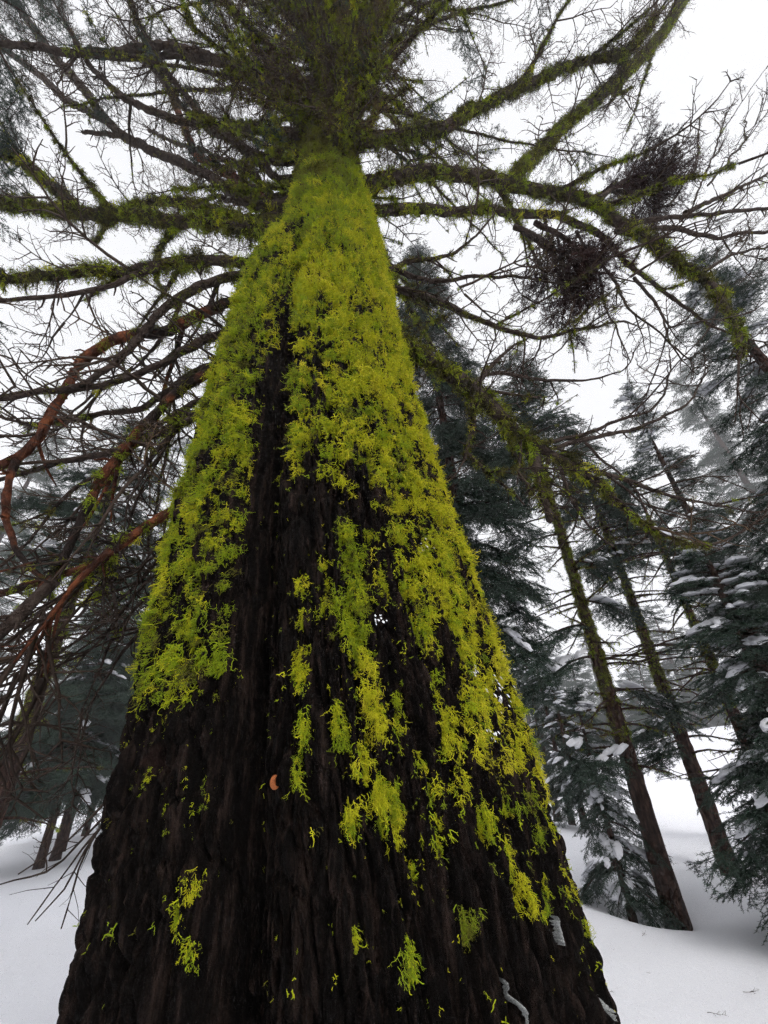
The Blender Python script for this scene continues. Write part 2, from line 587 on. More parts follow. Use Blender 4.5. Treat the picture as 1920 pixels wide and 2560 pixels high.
# the bare fold between the two lobes, as an angle round the trunk (0 = +X, -90 = towards the camera)
FZ = np.array([0.0, 1.2, 1.8, 2.4, 3.2, 4.2, 5.2, 7.0])
FA = np.radians(np.array([-104, -103.5, -103, -102, -98, -96, -95, -95.0]))
def trunk_rad(th, z):
    """radius of the bark surface, furrows included"""
    r = trunk_r(z)
    c, s = np.cos(th), np.sin(th)
    fa = np.interp(z, FZ, FA)
    da = (th - fa + math.pi) % (2 * math.pi) - math.pi
    fade = np.clip((6.5 - z) / 2.5, 0, 1)
    r = r - r * fade * (0.25 * np.exp(-(da / 0.10) ** 2)) + r * fade * 0.035 * np.exp(-((da + 0.42) / 0.25) ** 2) + r * fade * 0.02 * np.exp(-((da - 0.5) / 0.3) ** 2)
    # flutes towards the base
    base = np.clip((2.6 - z) / 2.6, 0, 1)
    r = r * (1 + 0.035 * base * np.sin(7 * th + 0.8 + 0.3 * z) + 0.02 * base * np.sin(13 * th + 2 - 0.5 * z))
    P = np.stack([c * 1.5, s * 1.5, z * 0.55], -1)
    wz = perlin(P + 5.0) * 0.35
    k = 8.5
    q = np.stack([c * k + wz, s * k + wz * 0.7, z * 1.3 + 2 * wz], -1)
    ridge = 1 - np.abs(perlin(q)) * 2.4                       # long furrows
    k2 = 21.0
    q2 = np.stack([c * k2 + 2 * wz, s * k2 + wz, z * 5.0 + 3 * wz], -1)
    ridge2 = 1 - np.abs(perlin(q2 + 20)) * 2.2                 # plates
    k3 = 38.0
    q3 = np.stack([c * k3 + 3 * wz, s * k3, z * 11], -1)
    amp = 0.034 * np.clip(r / 0.7, 0.2, 1.0)
    r = r - 0.85 * amp * (np.clip(ridge, 0, 1) ** 2.8) - 0.62 * amp * (np.clip(ridge2, 0, 1) ** 2.5) + 0.34 * amp * perlin(q3) - 0.30 * amp * np.clip(1 - np.abs(perlin(q3 * 1.3 + 50)) * 3, 0, 1) + 0.16 * amp * perlin(q3 * 2.3)
    e1, h1 = plates(th, z, 64, 0.30, 5)
    e2, h2 = plates(th, z, 150, 0.11, 31)
    k_ = np.clip(trunk_r(z) / 0.7, 0.25, 1)
    r = r + k_ * (0.020 * (e1 ** 0.6 - 1) + 0.016 * h1 * e1 + 0.008 * (e2 ** 0.6 - 1) + 0.007 * h2 * e2)
    return r + 0.02
def plates(th, z, nu, hv, seed):
    """cracked plates: 0 in the cracks, towards 1 on the faces, and each plate's own lift"""
    c, s_ = np.cos(th), np.sin(th)
    w1 = perlin(np.stack([c * 6, s_ * 6, z * 2.5 + seed], -1)); w2 = perlin(np.stack([c * 6 + 9, s_ * 6, z * 2.0 + seed], -1))
    U_ = (th / (2 * math.pi) % 1.0) * nu + w1 * 1.1
    V_ = z / hv + w2 * 0.9
    iu, iv = np.floor(U_).astype(int), np.floor(V_).astype(int)
    f1 = np.full(U_.shape, 9.0); f2 = f1.copy(); hid = np.zeros(U_.shape)
    for du in (-1, 0, 1):
        for dv_ in (-1, 0, 1):
            cu, cv = (iu + du) % nu, iv + dv_
            h = _perm[(_perm[(cu + seed) & 255] + cv) & 255]
            jx, jy = (h % 16) / 16.0, (h // 16) / 16.0
            d_ = np.hypot(iu + du + jx - U_, iv + dv_ + jy - V_)
            near = d_ < f1
            f2 = np.where(near, f1, np.minimum(f2, d_))
            hid = np.where(near, ((h * 37) % 101) / 101.0, hid)
            f1 = np.where(near, d_, f1)
    return np.clip((f2 - f1) / 0.30, 0, 1), hid
def trunk_pt(th, z):
    r = trunk_rad(th, z)
    return np.stack([trunk_c(z) + r * np.cos(th), TD + r * np.sin(th), z], -1)

NT = 760
tz = np.concatenate([np.linspace(-0.8, 0.6, 24)[:-1], np.linspace(0.6, 4.0, 420)[:-1], np.linspace(4.0, 7.5, 160)[:-1], np.linspace(7.5, 21, 90)])
th = np.linspace(0, 2 * math.pi, NT, endpoint=False)
# more columns on the side the photograph shows
th = th + 0.45 * np.sin(th + math.pi / 2 - math.pi)
TH, TZ = np.meshgrid(th, tz)
TV = trunk_pt(TH, TZ).reshape(-1, 3)
i = np.arange(len(tz) - 1)[:, None] * NT
j = np.arange(NT)[None]
j2 = (j + 1) % NT
TQ = np.stack([i + j, i + j2, i + NT + j2, i + NT + j], -1).reshape(-1, 4)
giant = thing('fir_tree', 'huge old fir in front with furrowed black bark and yellow-green lichen', 'tree', (-0.15, TD, gz(-0.15, TD)))
trunk = obj('trunk', mesh_from('trunk', TV, [TQ]), MAT['bark'], giant)

# --- lichen on the trunk: where the growth sits, as outlines on the bark seen from the front
KV = 1920 / 1659
PANEL_R = np.array([(690, 385), (775, 385), (805, 480), (835, 560), (860, 700), (890, 850), (930, 950), (970, 1080), (1010, 1170), (1040, 1290), (1080, 1400), (1120, 1500), (1160, 1620), (1200, 1740), (1165, 1690), (1100, 1660), (1050, 1650), (1010, 1600), (1000, 1500), (975, 1420), (940, 1350), (895, 1290), (870, 1230), (850, 1150), (825, 1100), (765, 1065), (715, 1065), (690, 1000), (640, 945), (640, 880), (630, 800), (650, 720), (635, 650), (640, 560), (650, 460)]) * KV
PANEL_L = np.array([(600, 570), (515, 615), (490, 720), (462, 800), (435, 880), (420, 960), (395, 1060), (378, 1130), (350, 1200), (335, 1280), (300, 1370), (305, 1450), (325, 1500), (365, 1535), (420, 1550), (475, 1515), (497, 1430), (503, 1320), (512, 1220), (530, 1120), (540, 1000), (552, 900), (566, 800), (590, 720), (625, 640)]) * KV
PANEL_T = np.array([(505, 640), (525, 590), (570, 500), (605, 430), (640, 360), (670, 230), (752, 230), (790, 380), (810, 470), (840, 580), (850, 660), (660, 640), (640, 620), (600, 600), (560, 640)]) * KV
STREAKS = [  # x0 y0 x1 y1 width (view pixels), strength
    (757, 1190, 770, 1300, 26, 1), (745, 1310, 775, 1420, 32, 1), (780, 1420, 805, 1560, 20, 1), (650, 1245, 652, 1275, 12, .9), (655, 1320, 657, 1345, 10, .7), (648, 1405, 655, 1470, 13, 1),
    (860, 1270, 900, 1370, 16, .9), (900, 1350, 915, 1400, 18, .8), (850, 1490, 862, 1570, 9, .9), (925, 1450, 935, 1510, 12, .9), (975, 1390, 990, 1430, 12, .8), (950, 1540, 965, 1610, 20, .9),
    (780, 1610, 785, 1660, 15, .9), (735, 1560, 740, 1600, 14, .7), (725, 1520, 730, 1560, 9, .6), (660, 1540, 665, 1600, 8, .5), (645, 1630, 648, 1680, 6, .5), (843, 1690, 848, 1745, 11, .9), (852, 1745, 855, 1810, 12, .9),
    (757, 1745, 759, 1795, 10, 1), (905, 1640, 945, 1760, 9, .6), (1000, 1965, 1005, 2000, 15, 1), (868, 2025, 882, 2080, 9, .9), (765, 2000, 766, 2030, 5, .8), (1030, 1740, 1040, 1800, 14, .9), (1070, 1800, 1085, 1860, 12, .9),
    (1100, 1890, 1118, 1945, 12, .9), (1160, 1900, 1170, 1960, 9, .8), (1215, 1840, 1222, 1920, 10, 1), (1130, 1690, 1150, 1800, 20, .8), (1190, 1740, 1215, 1870, 12, 1), (1060, 1690, 1090, 1740, 12, .7),
    (700, 1210, 705, 1300, 12, .5), (800, 1200, 830, 1280, 14, .5), (890, 1180, 960, 1330, 26, .8), (740, 1130, 745, 1165, 18, .9), (795, 1140, 800, 1160, 14, .8), (640, 985, 645, 1020, 14, .7), (575, 980, 580, 1000, 8, .5), (640, 950, 648, 990, 16, .9),
    (1250, 1985, 1275, 2060, 8, .6), (985, 1640, 990, 1720, 8, .5), (940, 1790, 950, 1830, 7, .5), (895, 1860, 898, 1890, 6, .5), (400, 2050, 402, 2090, 4, .4), (380, 1940, 384, 1990, 5, .5), (405, 1900, 408, 1930, 5, .5)]
def inside(poly, P):
    x, y = P[:, 0], P[:, 1]
    c = np.zeros(len(P), bool)
    q = np.roll(poly, 1, 0)
    for (x1, y1), (x0, y0) in zip(poly, q):
        cond = (y1 > y) != (y0 > y)
        c ^= cond & (x < (x0 - x1) * (y - y1) / (y0 - y1 + 1e-9) + x1)
    return c

def at_trunk(px, py):
    """the bark point seen at a pixel"""
    r = norm(ray(px, py))
    s = np.linspace(0.5, 14, 4000)
    P = CAM + s[:, None] * r
    d = np.hypot(P[:, 0] - trunk_c(P[:, 2]), P[:, 1] - TD)
    k = int(np.argmax(d < trunk_r(P[:, 2])))
    P = P[k]
    th = math.atan2(P[1] - TD, P[0] - trunk_c(P[2]))
    return trunk_pt(np.array(th), np.array(P[2])), th

lich = Scatter()
rl = np.random.default_rng(11)
N = 300000
z = 0.75 + (9.5 - 0.75) * rl.random(N) ** 1.25
t = rl.uniform(-math.pi * 1.06, math.pi * 0.06, N)
keep = rl.random(N) < np.clip(trunk_r(z) / 0.78, 0, 1)
z, t = z[keep], t[keep]
P = trunk_pt(t, z)
pix = project(P)
den = np.zeros(len(P))
clumpy = perlin(P * np.array([9, 9, 5]) + 3)
fine = perlin(P * np.array([30, 30, 15]) + 9)
warp = np.stack([perlin(P * 7.0), perlin(P * 7.0 + 40)], -1) * 22
pw = pix + warp
inR, inL, inT = inside(PANEL_R, pw), inside(PANEL_L, pw), inside(PANEL_T, pix)
den = np.maximum(den, np.where(inR | inL, np.clip(np.where(inL, 0.80, 0.52) + np.where(inL, 0.6, 1.0) * clumpy + 2.4 * fine - np.where(inL, 0.75, 0) * np.clip((pix[:, 1] - 1330 * KV) / (200 * KV), 0, 1), 0.03, 1), 0))
den = np.maximum(den, np.where(inT, np.clip(0.45 + 1.5 * fine, 0.05, 0.8), 0))
for (x0, y0, x1, y1, wd, st) in STREAKS:
    a = np.array([x0, y0]) * KV; b = np.array([x1, y1]) * KV
    ab = b - a
    u = np.clip(((pix - a) @ ab) / (ab @ ab), 0, 1)
    dd = np.linalg.norm(pix + warp * 0.35 - a - u[:, None] * ab, axis=1)
    den = np.maximum(den, st * 0.10 * (dd < wd * KV * 0.85))
low = inside(np.array([(290, 1400), (500, 1400), (480, 1680), (440, 1800), (380, 1850), (300, 1740), (245, 1720)]) * KV, pw)
den = np.maximum(den, np.where(low, np.clip(0.34 + 0.6 * clumpy + 1.2 * fine, 0, 0.9), 0))
den = np.maximum(den, np.where(z < 6, 0.06 + 0.035 * np.clip(clumpy + fine, -1, 1), 0) + np.where((pix[:, 0] > 1250) & (z > 1.5), np.clip(clumpy * .3, 0, .15), 0))
den = np.maximum(den, np.where(z > 5.6, np.clip(0.5 + 1.2 * fine, 0.1, 0.9), 0))
sel = rl.random(len(P)) < den * np.where(inR | inL, 0.30, 0.20)
tiny = den[sel] < 0.0951
Ps, ts, zs = P[sel], t[sel], z[sel]
nrm = np.stack([np.cos(ts), np.sin(ts), np.zeros_like(ts)], -1)
sz = rl.uniform(0.026, 0.054, len(Ps)) * np.clip(0.6 + 0.14 * zs, 0.8, 1.5)
sz = sz * np.clip(0.95 + 0.9 * fine[sel] + 0.5 * clumpy[sel], 0.55, 1.5)
sz = np.where(tiny, sz * rl.uniform(0.22, 0.60, len(sz)), sz) * np.where(low[sel] & ~inL[sel], 0.62, 1) * np.where(inR[sel] | inL[sel] | inT[sel] | tiny, 1, 0.55)
X = nrm + rl.normal(0, 0.25, nrm.shape)
pxs = pix[sel]
# greener on the left lobe and in the upper shade-loving growth, yellower on the weather side
tint = np.where(pxs[:, 0] < 660, 0.41, 0.51 + 0.12 * np.clip((pxs[:, 0] - 800) / 350, 0, 1)) + 0.10 * perlin(Ps * 4.0) + 0.07 * perlin(Ps * 13.0) + rl.normal(0, 0.12, len(Ps))
hi = np.clip((560 - pxs[:, 1]) / 240 + 0.7 * perlin(Ps * 4.0 + 7), 0, 1) * np.clip((760 - pxs[:, 1]) / 100, 0, 1)              # higher up the growth is old and olive brown
tint = tint * (1 - hi) + hi * np.clip(0.16 + 0.1 * perlin(Ps * 5.0), 0, 1)
dead_ = rl.random(len(Ps)) < 0.05
tint = np.where(dead_, rl.uniform(.08, .24, len(Ps)), tint)
crumb = tiny | (low[sel] & ~inL[sel] & (rl.random(len(Ps)) < 0.6)) | (rl.random(len(Ps)) < 0.06)
scraps = Scatter()
scraps.add((Ps - nrm * 0.002)[crumb], X[crumb], None, sz[crumb] * np.where(tiny[crumb], 1, .8), np.clip(tint * 0.86, 0.1, 1)[crumb])
lich.add((Ps - nrm * 0.004)[~crumb], X[~crumb], None, sz[~crumb], np.clip(tint, 0.05, 1)[~crumb])
for (x0, y0, x1, y1, wd, st) in STREAKS:                # hanging tufts, one below the other
    ln = math.hypot(x1 - x0, y1 - y0)
    base_t = rl.normal(0.52, 0.09)
    for q in range(int(3 + st * (ln + 2 * wd) * (wd + 6) / 75)):
        u = rl.random() * 1.25 - .1
        P0, t0 = at_trunk((x0 + (x1 - x0) * u + rl.normal(0, .52) * wd * (1.15 - .6 * u)) * KV, (y0 + (y1 - y0) * u + rl.normal(0, .3) * wd) * KV)
        n0 = np.array([math.cos(t0), math.sin(t0), 0])
        lich.add(P0 - n0 * .003, n0 + rl.normal(0, .25, 3), None, rl.uniform(.014, .038) * (0.75 + min(wd, 26) / 50), float(np.clip(base_t + rl.normal(0, .09), .1, 1)))
for (x0, y0, x1, y1, wd, st) in STREAKS:
    for q in range(int(8 + (y1 - y0) * .22)):
        P0, t0 = at_trunk((x0 + (x1 - x0) * rl.random() + rl.normal(0, 1.1) * wd) * KV, (y0 + (y1 - y0) * rl.uniform(-.2, 1.6)) * KV)
        n0 = np.array([math.cos(t0), math.sin(t0), 0])
        scraps.add(P0 - n0 * .002, n0 + rl.normal(0, .3, 3), None, rl.uniform(.007, .026), float(rl.uniform(.3, .6)))
lich.build('lichen', 'lichen', trunk)
scraps.build('lichen_scraps', 'crumb', trunk)
print('trunk lichen tufts', lich.count())

# snow caught on the bark, pale resin run, orange knot, flaked bark
sn = Scatter()
for (vx, vy, s) in ((818, 1338, .04), (908, 1190, .045), (1055, 1485, .06), (1075, 1515, .06), (1040, 1590, .04), (1010, 1455, .035)):
    for q in range(14):
        P0, t0 = at_trunk((vx + RNG.normal(0, 190 * s)) * KV, (vy + RNG.normal(0, 150 * s)) * KV)
        nn = np.array([math.cos(t0), math.sin(t0), 0])
        e = s * RNG.uniform(.05, .15)
        sn.add(P0 + nn * RNG.uniform(.004, .018), nn + np.array([0, 0, -1.4]), None, np.array([[e, e * RNG.uniform(.6, 1.3), e * .45]]), 0.5)
sn.build('snow_dusting', 'snow', trunk)

def bark_strip(name, pts, widths, mat, lift=0.012, amp=0.25, seed=0):
    """a ragged flake lying on the bark along a run of view points"""
    r = np.random.default_rng(seed)
    pts = np.asarray(pts, float) * KV
    u = np.linspace(0, len(pts) - 1, 26)
    X = np.interp(u, range(len(pts)), pts[:, 0]); Y = np.interp(u, range(len(pts)), pts[:, 1])
    W = np.interp(u, range(len(pts)), widths) * KV * (1 + amp * r.normal(size=26))
    rows = []
    for x, y, wd in zip(X, Y, W):
        row = []
        for q, l in ((-1, -0.012), (-.55, lift), (0, lift * 1.3), (.55, lift), (1, -0.012)):
            P0, t0 = at_trunk(x + q * wd + r.normal(0, .3), y)
            nn = np.array([math.cos(t0), math.sin(t0), 0])
            row.append(P0 + nn * l)
        rows.append(row)
    V = np.array(rows).reshape(-1, 3)
    Q = [(a * 5 + b, a * 5 + b + 1, a * 5 + b + 6, a * 5 + b + 5) for a in range(25) for b in range(4)]
    return obj(name, mesh_from(name, V, [np.array(Q)]), mat, trunk)
o = bark_strip('resin_run', [(1068, 2105), (1080, 2135), (1100, 2165), (1118, 2195), (1128, 2220)], [1, 4, 5, 7, 4], MAT['resin'], amp=.5, seed=1)
o['label'] = 'pale grey streak of resin on the bark'
bark_strip('resin_run', [(1180, 1975), (1195, 2010), (1205, 2040)], [1, 4, 2], MAT['resin'], amp=.5, seed=2)
bark_strip('resin_run', [(1272, 2120), (1285, 2160), (1300, 2200)], [1, 4, 2], MAT['resin'], amp=.5, seed=3)

# orange knot: a half-moon of fresh wood round a dark hole
P0, t0 = at_trunk(605 * KV, 1688 * KV)
nn = np.array([math.cos(t0), math.sin(t0), 0]); sd = np.array([-math.sin(t0), math.cos(t0), 0]); upv = np.array([0, 0, 1.0])
A = Acc()
aa = np.radians(np.linspace(75, 315, 22))
inner, outer = [], []
for a_ in aa:
    wdt = 0.009 * math.sin((a_ - aa[0]) / (aa[-1] - aa[0]) * math.pi) ** 0.7 + 0.001
    cdir = sd * math.cos(a_) + upv * math.sin(a_) * 1.25
    outer.append(P0 + cdir * 0.012 + nn * 0.012)
    inner.append(P0 + cdir * (0.012 - wdt) + nn * 0.020)
nO = len(aa)
V = np.array(outer + inner + [p - nn * 0.04 for p in inner] + [p - nn * 0.04 for p in outer])
Q = [(b * nO + k, b * nO + k + 1, (b + 1) * nO + k + 1, (b + 1) * nO + k) for b in range(3) for k in range(nO - 1)]
A.add(V, Q)
o = obj('knot', A.mesh('knot'), MAT['orange'], trunk)
o['label'] = 'orange half-moon knot of bare wood'

# --- branches of the big tree
AX = np.array([-0.42, TD, 0.0])
def plane_pts(phi, pix, ax=AX):
    """view points laid into the upright plane that holds the trunk's axis and points along phi"""
    n = np.array([-math.sin(phi), math.cos(phi), 0])
    out, dep = [], []
    for (x, y) in pix:
        r = ray(x, y)
        tt = (n @ (ax - CAM)) / (n @ r)
        out.append(CAM + tt * r)
        dep.append(tt * FPX)
    return np.array(out), np.array(dep)
def resample(P, r, step, wig=0.0, rng=RNG):
    """smooth run through the given points with small natural wobbles"""
    P = np.asarray(P, float); r = np.asarray(r, float)
    s = np.concatenate([[0], np.cumsum(np.linalg.norm(np.diff(P, axis=0), axis=1))])
    n = max(4, int(s[-1] / step))
    u = np.linspace(0, s[-1], n)
    # Catmull-Rom style smoothing: interpolate, then relax
    Q = np.stack([np.interp(u, s, P[:, k]) for k in range(3)], 1)
    for _ in range(4):
        Q[1:-1] = (Q[:-2] + 2 * Q[1:-1] + Q[2:]) / 4
    if wig:
        ww = np.stack([perlin(np.stack([u * 2.2 + k * 17 + rng.random() * 90, u * 0, u * 0], -1)) for k in range(3)], 1)
        ww += 0.4 * np.stack([perlin(np.stack([u * 7 + k * 31 + rng.random() * 90, u * 0, u * 0], -1)) for k in range(3)], 1)
        Q = Q + ww * wig * np.clip(np.arange(n) / 4, 0, 1)[:, None]
    return Q, np.interp(u, s, r), u
LICHEN_N, TWIG_N = [0], [0]
def branch(P, rad, mat='limb', lichen=0.6, twigs=1.0, dry=0.0, green=0.0, tl=(0.25, 0.7), sub=0, wig=0.03, ltint=0.17, tangle=1.0, snow=0, dkit='dry'):
    """one limb of the big tree: wood, with twigs, lichen and needles as its own pieces"""
    Q, R, u = resample(P, rad, 0.045, wig)
    A = Acc()
    n = len(Q)
    T = norm(np.gradient(Q, axis=0))
    lump = 1 + 0.12 * perlin(np.stack([u * 6 + RNG.random() * 50, u * 0, u * 0], -1)) + 0.10 * RNG.random(n)
    A.tube(Q, R * lump, 9, True, 0.10)
    # stubs of snapped twigs
    for k in RNG.integers(2, n - 1, int(u[-1] * 9)):
        d = norm(RNG.normal(0, 1, 3)); d = norm(d - T[k] * (d @ T[k]) + T[k] * 0.5)
        L = RNG.uniform(0.04, 0.14)
        sr = min(1.0, R[k] / 0.02)
        A.tube([Q[k], Q[k] + d * L * 0.6, Q[k] + d * L + RNG.normal(0, .01, 3)], [0.010 * sr, 0.007 * sr, 0.004 * sr], 4)
    subs = []
    for _ in range(sub):
        k = int(RNG.uniform(0.25, 0.9) * n)
        side = norm(np.cross([0, 0, 1.0], T[k])) * RNG.choice([-1, 1])
        d = norm(T[k] * RNG.uniform(0.5, 1.0) + side * RNG.uniform(0.4, 1.0) + np.array([0, 0, RNG.uniform(-0.45, 0.35)]))
        L = RNG.uniform(0.22, 0.5) * (u[-1] - u[k]) + 0.2
        bend = RNG.normal(0, 0.25, 3)
        pts = [Q[k] + d * L * f + bend * f * f * L * 0.6 for f in np.linspace(0, 1, 5)]
        q2, r2, u2 = resample(pts, np.linspace(max(R[k] * 0.55, 0.008), 0.004, 5), 0.05, 0.025)
        A.tube(q2, r2, 6)
        subs.append((q2, r2, u2))
    o = obj('branch', A.mesh('branch'), MAT[mat], giant)
    S_t, S_l, S_d, S_g, S_s = Scatter(), Scatter(), Scatter(), Scatter(), Scatter()
    for (q, rr, uu) in [(Q, R, u)] + subs:
        m = len(q); tt = norm(np.gradient(q, axis=0)); Lq = uu[-1]
        fr = lambda c: RNG.beta(1.3, 1.0, c)
        # twigs
        c = RNG.poisson(Lq * 3.4 * twigs)
        if c:
            k = np.minimum((fr(c) * (m - 1)).astype(int), m - 1)
            side = norm(np.cross(np.array([0, 0, 1.0]), tt[k])) * RNG.choice([-1, 1], (c, 1))
            d = norm(tt[k] * RNG.uniform(0.25, 1.0, (c, 1)) + side * RNG.uniform(0.2, 1.0, (c, 1)) + np.array([0, 0, 1.0]) * RNG.normal(0, 0.5, (c, 1)) * tangle)
            S_t.add(q[k], d, RNG.normal(0, .3, (c, 3)) + [0, 0, 1], RNG.uniform(*tl, c), np.clip(RNG.normal(0.45, 0.18, c), 0, 1))
            ends = q[-1]
            S_t.add(ends, tt[-1], None, max(tl) * 0.9, 0.4)
        for (S, amt, lo, hi) in ((S_d, dry, 0.16, 0.4), (S_g, green, 0.25, 0.6)):
            c = RNG.poisson(Lq * 9 * amt)
            if c:
                k = np.minimum((RNG.beta(2, 1, c) * (m - 1)).astype(int), m - 1)
                side = norm(np.cross(np.array([0, 0, 1.0]), tt[k])) * RNG.choice([-1, 1], (c, 1))
                d = norm(tt[k] * RNG.uniform(0.2, 1.0, (c, 1)) + side * RNG.uniform(0.2, 1.0, (c, 1)) + np.array([0, 0, 1.0]) * RNG.normal(-0.1, 0.4, (c, 1)))
                S.add(q[k], d, RNG.normal(0, .4, (c, 3)) + [0, 0, 1], RNG.uniform(lo, hi, c), np.clip(RNG.normal(0.45, 0.2, c), 0, 1))
        c = RNG.poisson(Lq * 60 * lichen)
        if c:
            f = RNG.random(c)
            kk = (f * (m - 1)).astype(int)
            on = perlin(np.stack([uu[kk] * 2.6 + RNG.random() * 50, np.zeros(c), np.zeros(c)], -1)) + RNG.normal(0, .25, c) > (0.15 - 0.5 * min(lichen, 1))
            kk = kk[on]; c = len(kk)
            if c:
                dn = RNG.normal(0, 1, (c, 3)); dn -= tt[kk] * (dn * tt[kk]).sum(1)[:, None]; dn = norm(dn)
                s = RNG.uniform(0.035, 0.11, c) * np.clip(rr[kk] / 0.03, 0.55, 1.2)
                S_l.add(q[kk] + dn * rr[kk][:, None] * 0.8, dn, None, s, np.clip(RNG.normal(ltint, 0.15, c), 0, 1))
    S_t.build('twigs', 'twig', o)
    S_l.build('lichen', 'lichen', o)
    S_d.build('dry_needles', dkit, o)
    S_g.build('needles', 'spray', o)
    if snow:
        k = RNG.integers(int(n * .2), int(n * .9), snow)
        S_s.add(Q[k] + np.array([0, 0, 1]) * R[k][:, None] * 0.9, T[k], None, np.stack([RNG.uniform(.07, .14, snow), R[k] * 1.2 + .01, RNG.uniform(.02, .04, snow)], 1), 0.5)
        S_s.build('snow_cover', 'snow', o)
    LICHEN_N[0] += S_l.count(); TWIG_N[0] += S_t.count()
    return o
Z1 = lambda L: [(x * .57867, y * .57867) for x, y in L]
Z2 = lambda L: [(960 + x * .57867, y * .57867) for x, y in L]
Z3 = lambda L: [(x * .57867, 860 + y * .57867) for x, y in L]
Z4 = lambda L: [(960 + x * .57867, 860 + y * .57867) for x, y in L]
Z5 = lambda L: [(x * .57867, 1700 + y * .57867) for x, y in L]
def limb(phi, pix, w0, w1, mat='limb', inward=True, **kw):
    """w0, w1: thickness in enlarged view pixels at root and tip"""
    P, dep = plane_pts(math.radians(phi), pix)
    wpx = np.linspace(w0, w1, len(P)) * .57867
    r = 0.5 * wpx * dep / FPX
    if inward:                     # run the root into the trunk
        zt = P[0][2]
        c = np.array([trunk_c(zt), TD, zt - 0.03])
        P = np.concatenate([[c * 0.75 + P[0] * 0.25], P]); r = np.concatenate([[r[0] * 1.15], r])
    return branch(P, r, mat, **kw)
# left, from the top down
limb(176, Z1([(1170, 985), (1000, 970), (750, 955), (560, 930), (350, 920), (200, 905), (60, 880), (-80, 870)]), 50, 40, lichen=2.8, twigs=.3, sub=3, dry=.1, ltint=.18)
limb(176, Z1([(330, 900), (270, 840), (200, 780), (100, 700), (0, 650), (-120, 610)]), 46, 36, inward=False, lichen=.8, twigs=.5, sub=2, green=.3, ltint=.3)
limb(168, Z1([(1120, 960), (1000, 940), (900, 905), (800, 875), (680, 868), (600, 885), (520, 905)]), 44, 22, lichen=2.2, twigs=.3, ltint=.2)
limb(183, Z1([(1240, 1130), (1100, 1150), (950, 1128), (800, 1120), (680, 1135), (550, 1180), (400, 1182), (200, 1195), (0, 1200), (-120, 1205)]), 46, 34, 'limb', lichen=1.8, twigs=.3, sub=2, ltint=.18)
limb(183, Z1([(690, 1150), (500, 1230), (300, 1262), (150, 1292), (0, 1306), (-100, 1310)]), 24, 12, inward=False, lichen=.15, twigs=.7, sub=1)
limb(190, Z1([(1230, 1150), (1000, 1200), (850, 1240), (740, 1300), (660, 1380), (600, 1466), (500, 1566), (340, 1666), (150, 1706), (0, 1731), (-80, 1740)]), 42, 18, lichen=.4, twigs=.5, sub=3)
limb(186, Z1([(1060, 1290), (900, 1345), (800, 1400), (680, 1440), (550, 1442), (470, 1475), (400, 1520), (340, 1566), (290, 1690), (210, 1820), (150, 1905), (60, 1986), (-40, 2020)]), 44, 36, 'red', lichen=.35, twigs=.25, sub=2)
limb(186, Z3([(70, 505), (30, 610), (20, 720), (50, 850), (110, 950), (175, 1015)]), 32, 20, 'red', inward=False, lichen=.15, twigs=.3)
limb(196, Z3([(960, 95), (850, 150), (750, 205), (680, 275), (600, 385), (520, 485), (425, 580), (390, 680), (340, 780), (290, 880), (220, 980), (165, 1060)]), 44, 30, 'red', lichen=.6, twigs=.4, sub=4, ltint=.2)
limb(192, Z3([(800, 680), (700, 745), (600, 805), (500, 880), (400, 960), (230, 1005), (100, 1060), (-40, 1090)]), 46, 26, 'red', lichen=.9, twigs=.6, sub=4, ltint=.3)
limb(196, Z3([(480, 890), (400, 960), (280, 1080), (190, 1200), (60, 1380)]), 34, 8, 'red', inward=False, lichen=.1, twigs=.5, sub=3)
limb(200, Z3([(240, 1020), (150, 1085), (80, 1170), (0, 1245), (-50, 1290)]), 44, 50, inward=False, lichen=.05, twigs=.3)
limb(200, Z3([(900, 260), (780, 350), (700, 430), (650, 520), (600, 560)]), 34, 10, lichen=.7, twigs=.5, sub=2)
limb(178, Z3([(880, 100), (750, 180), (600, 290), (450, 302), (330, 322), (200, 350), (100, 340), (-30, 300)]), 30, 10, lichen=.5, twigs=.5, sub=2)
limb(180, Z3([(820, 300), (640, 410), (480, 480), (300, 502), (150, 542), (0, 578), (-60, 590)]), 34, 14, lichen=.7, twigs=.4, sub=2)
limb(188, Z3([(950, -60), (820, 20), (740, 60), (600, 130), (500, 170), (300, 185), (150, 215), (0, 245)]), 34, 20, lichen=.5, twigs=.5, sub=2)
limb(176, Z3([(860, 240), (750, 300), (620, 410), (520, 500), (300, 640), (200, 760), (100, 870)]), 26, 10, 'limb', lichen=.2, twigs=.5, sub=2)
limb(188, Z3([(440, 965), (380, 985), (300, 1100), (230, 1190), (120, 1320), (40, 1400)]), 20, 7, 'limb', inward=False, lichen=.1, twigs=.7, sub=2)
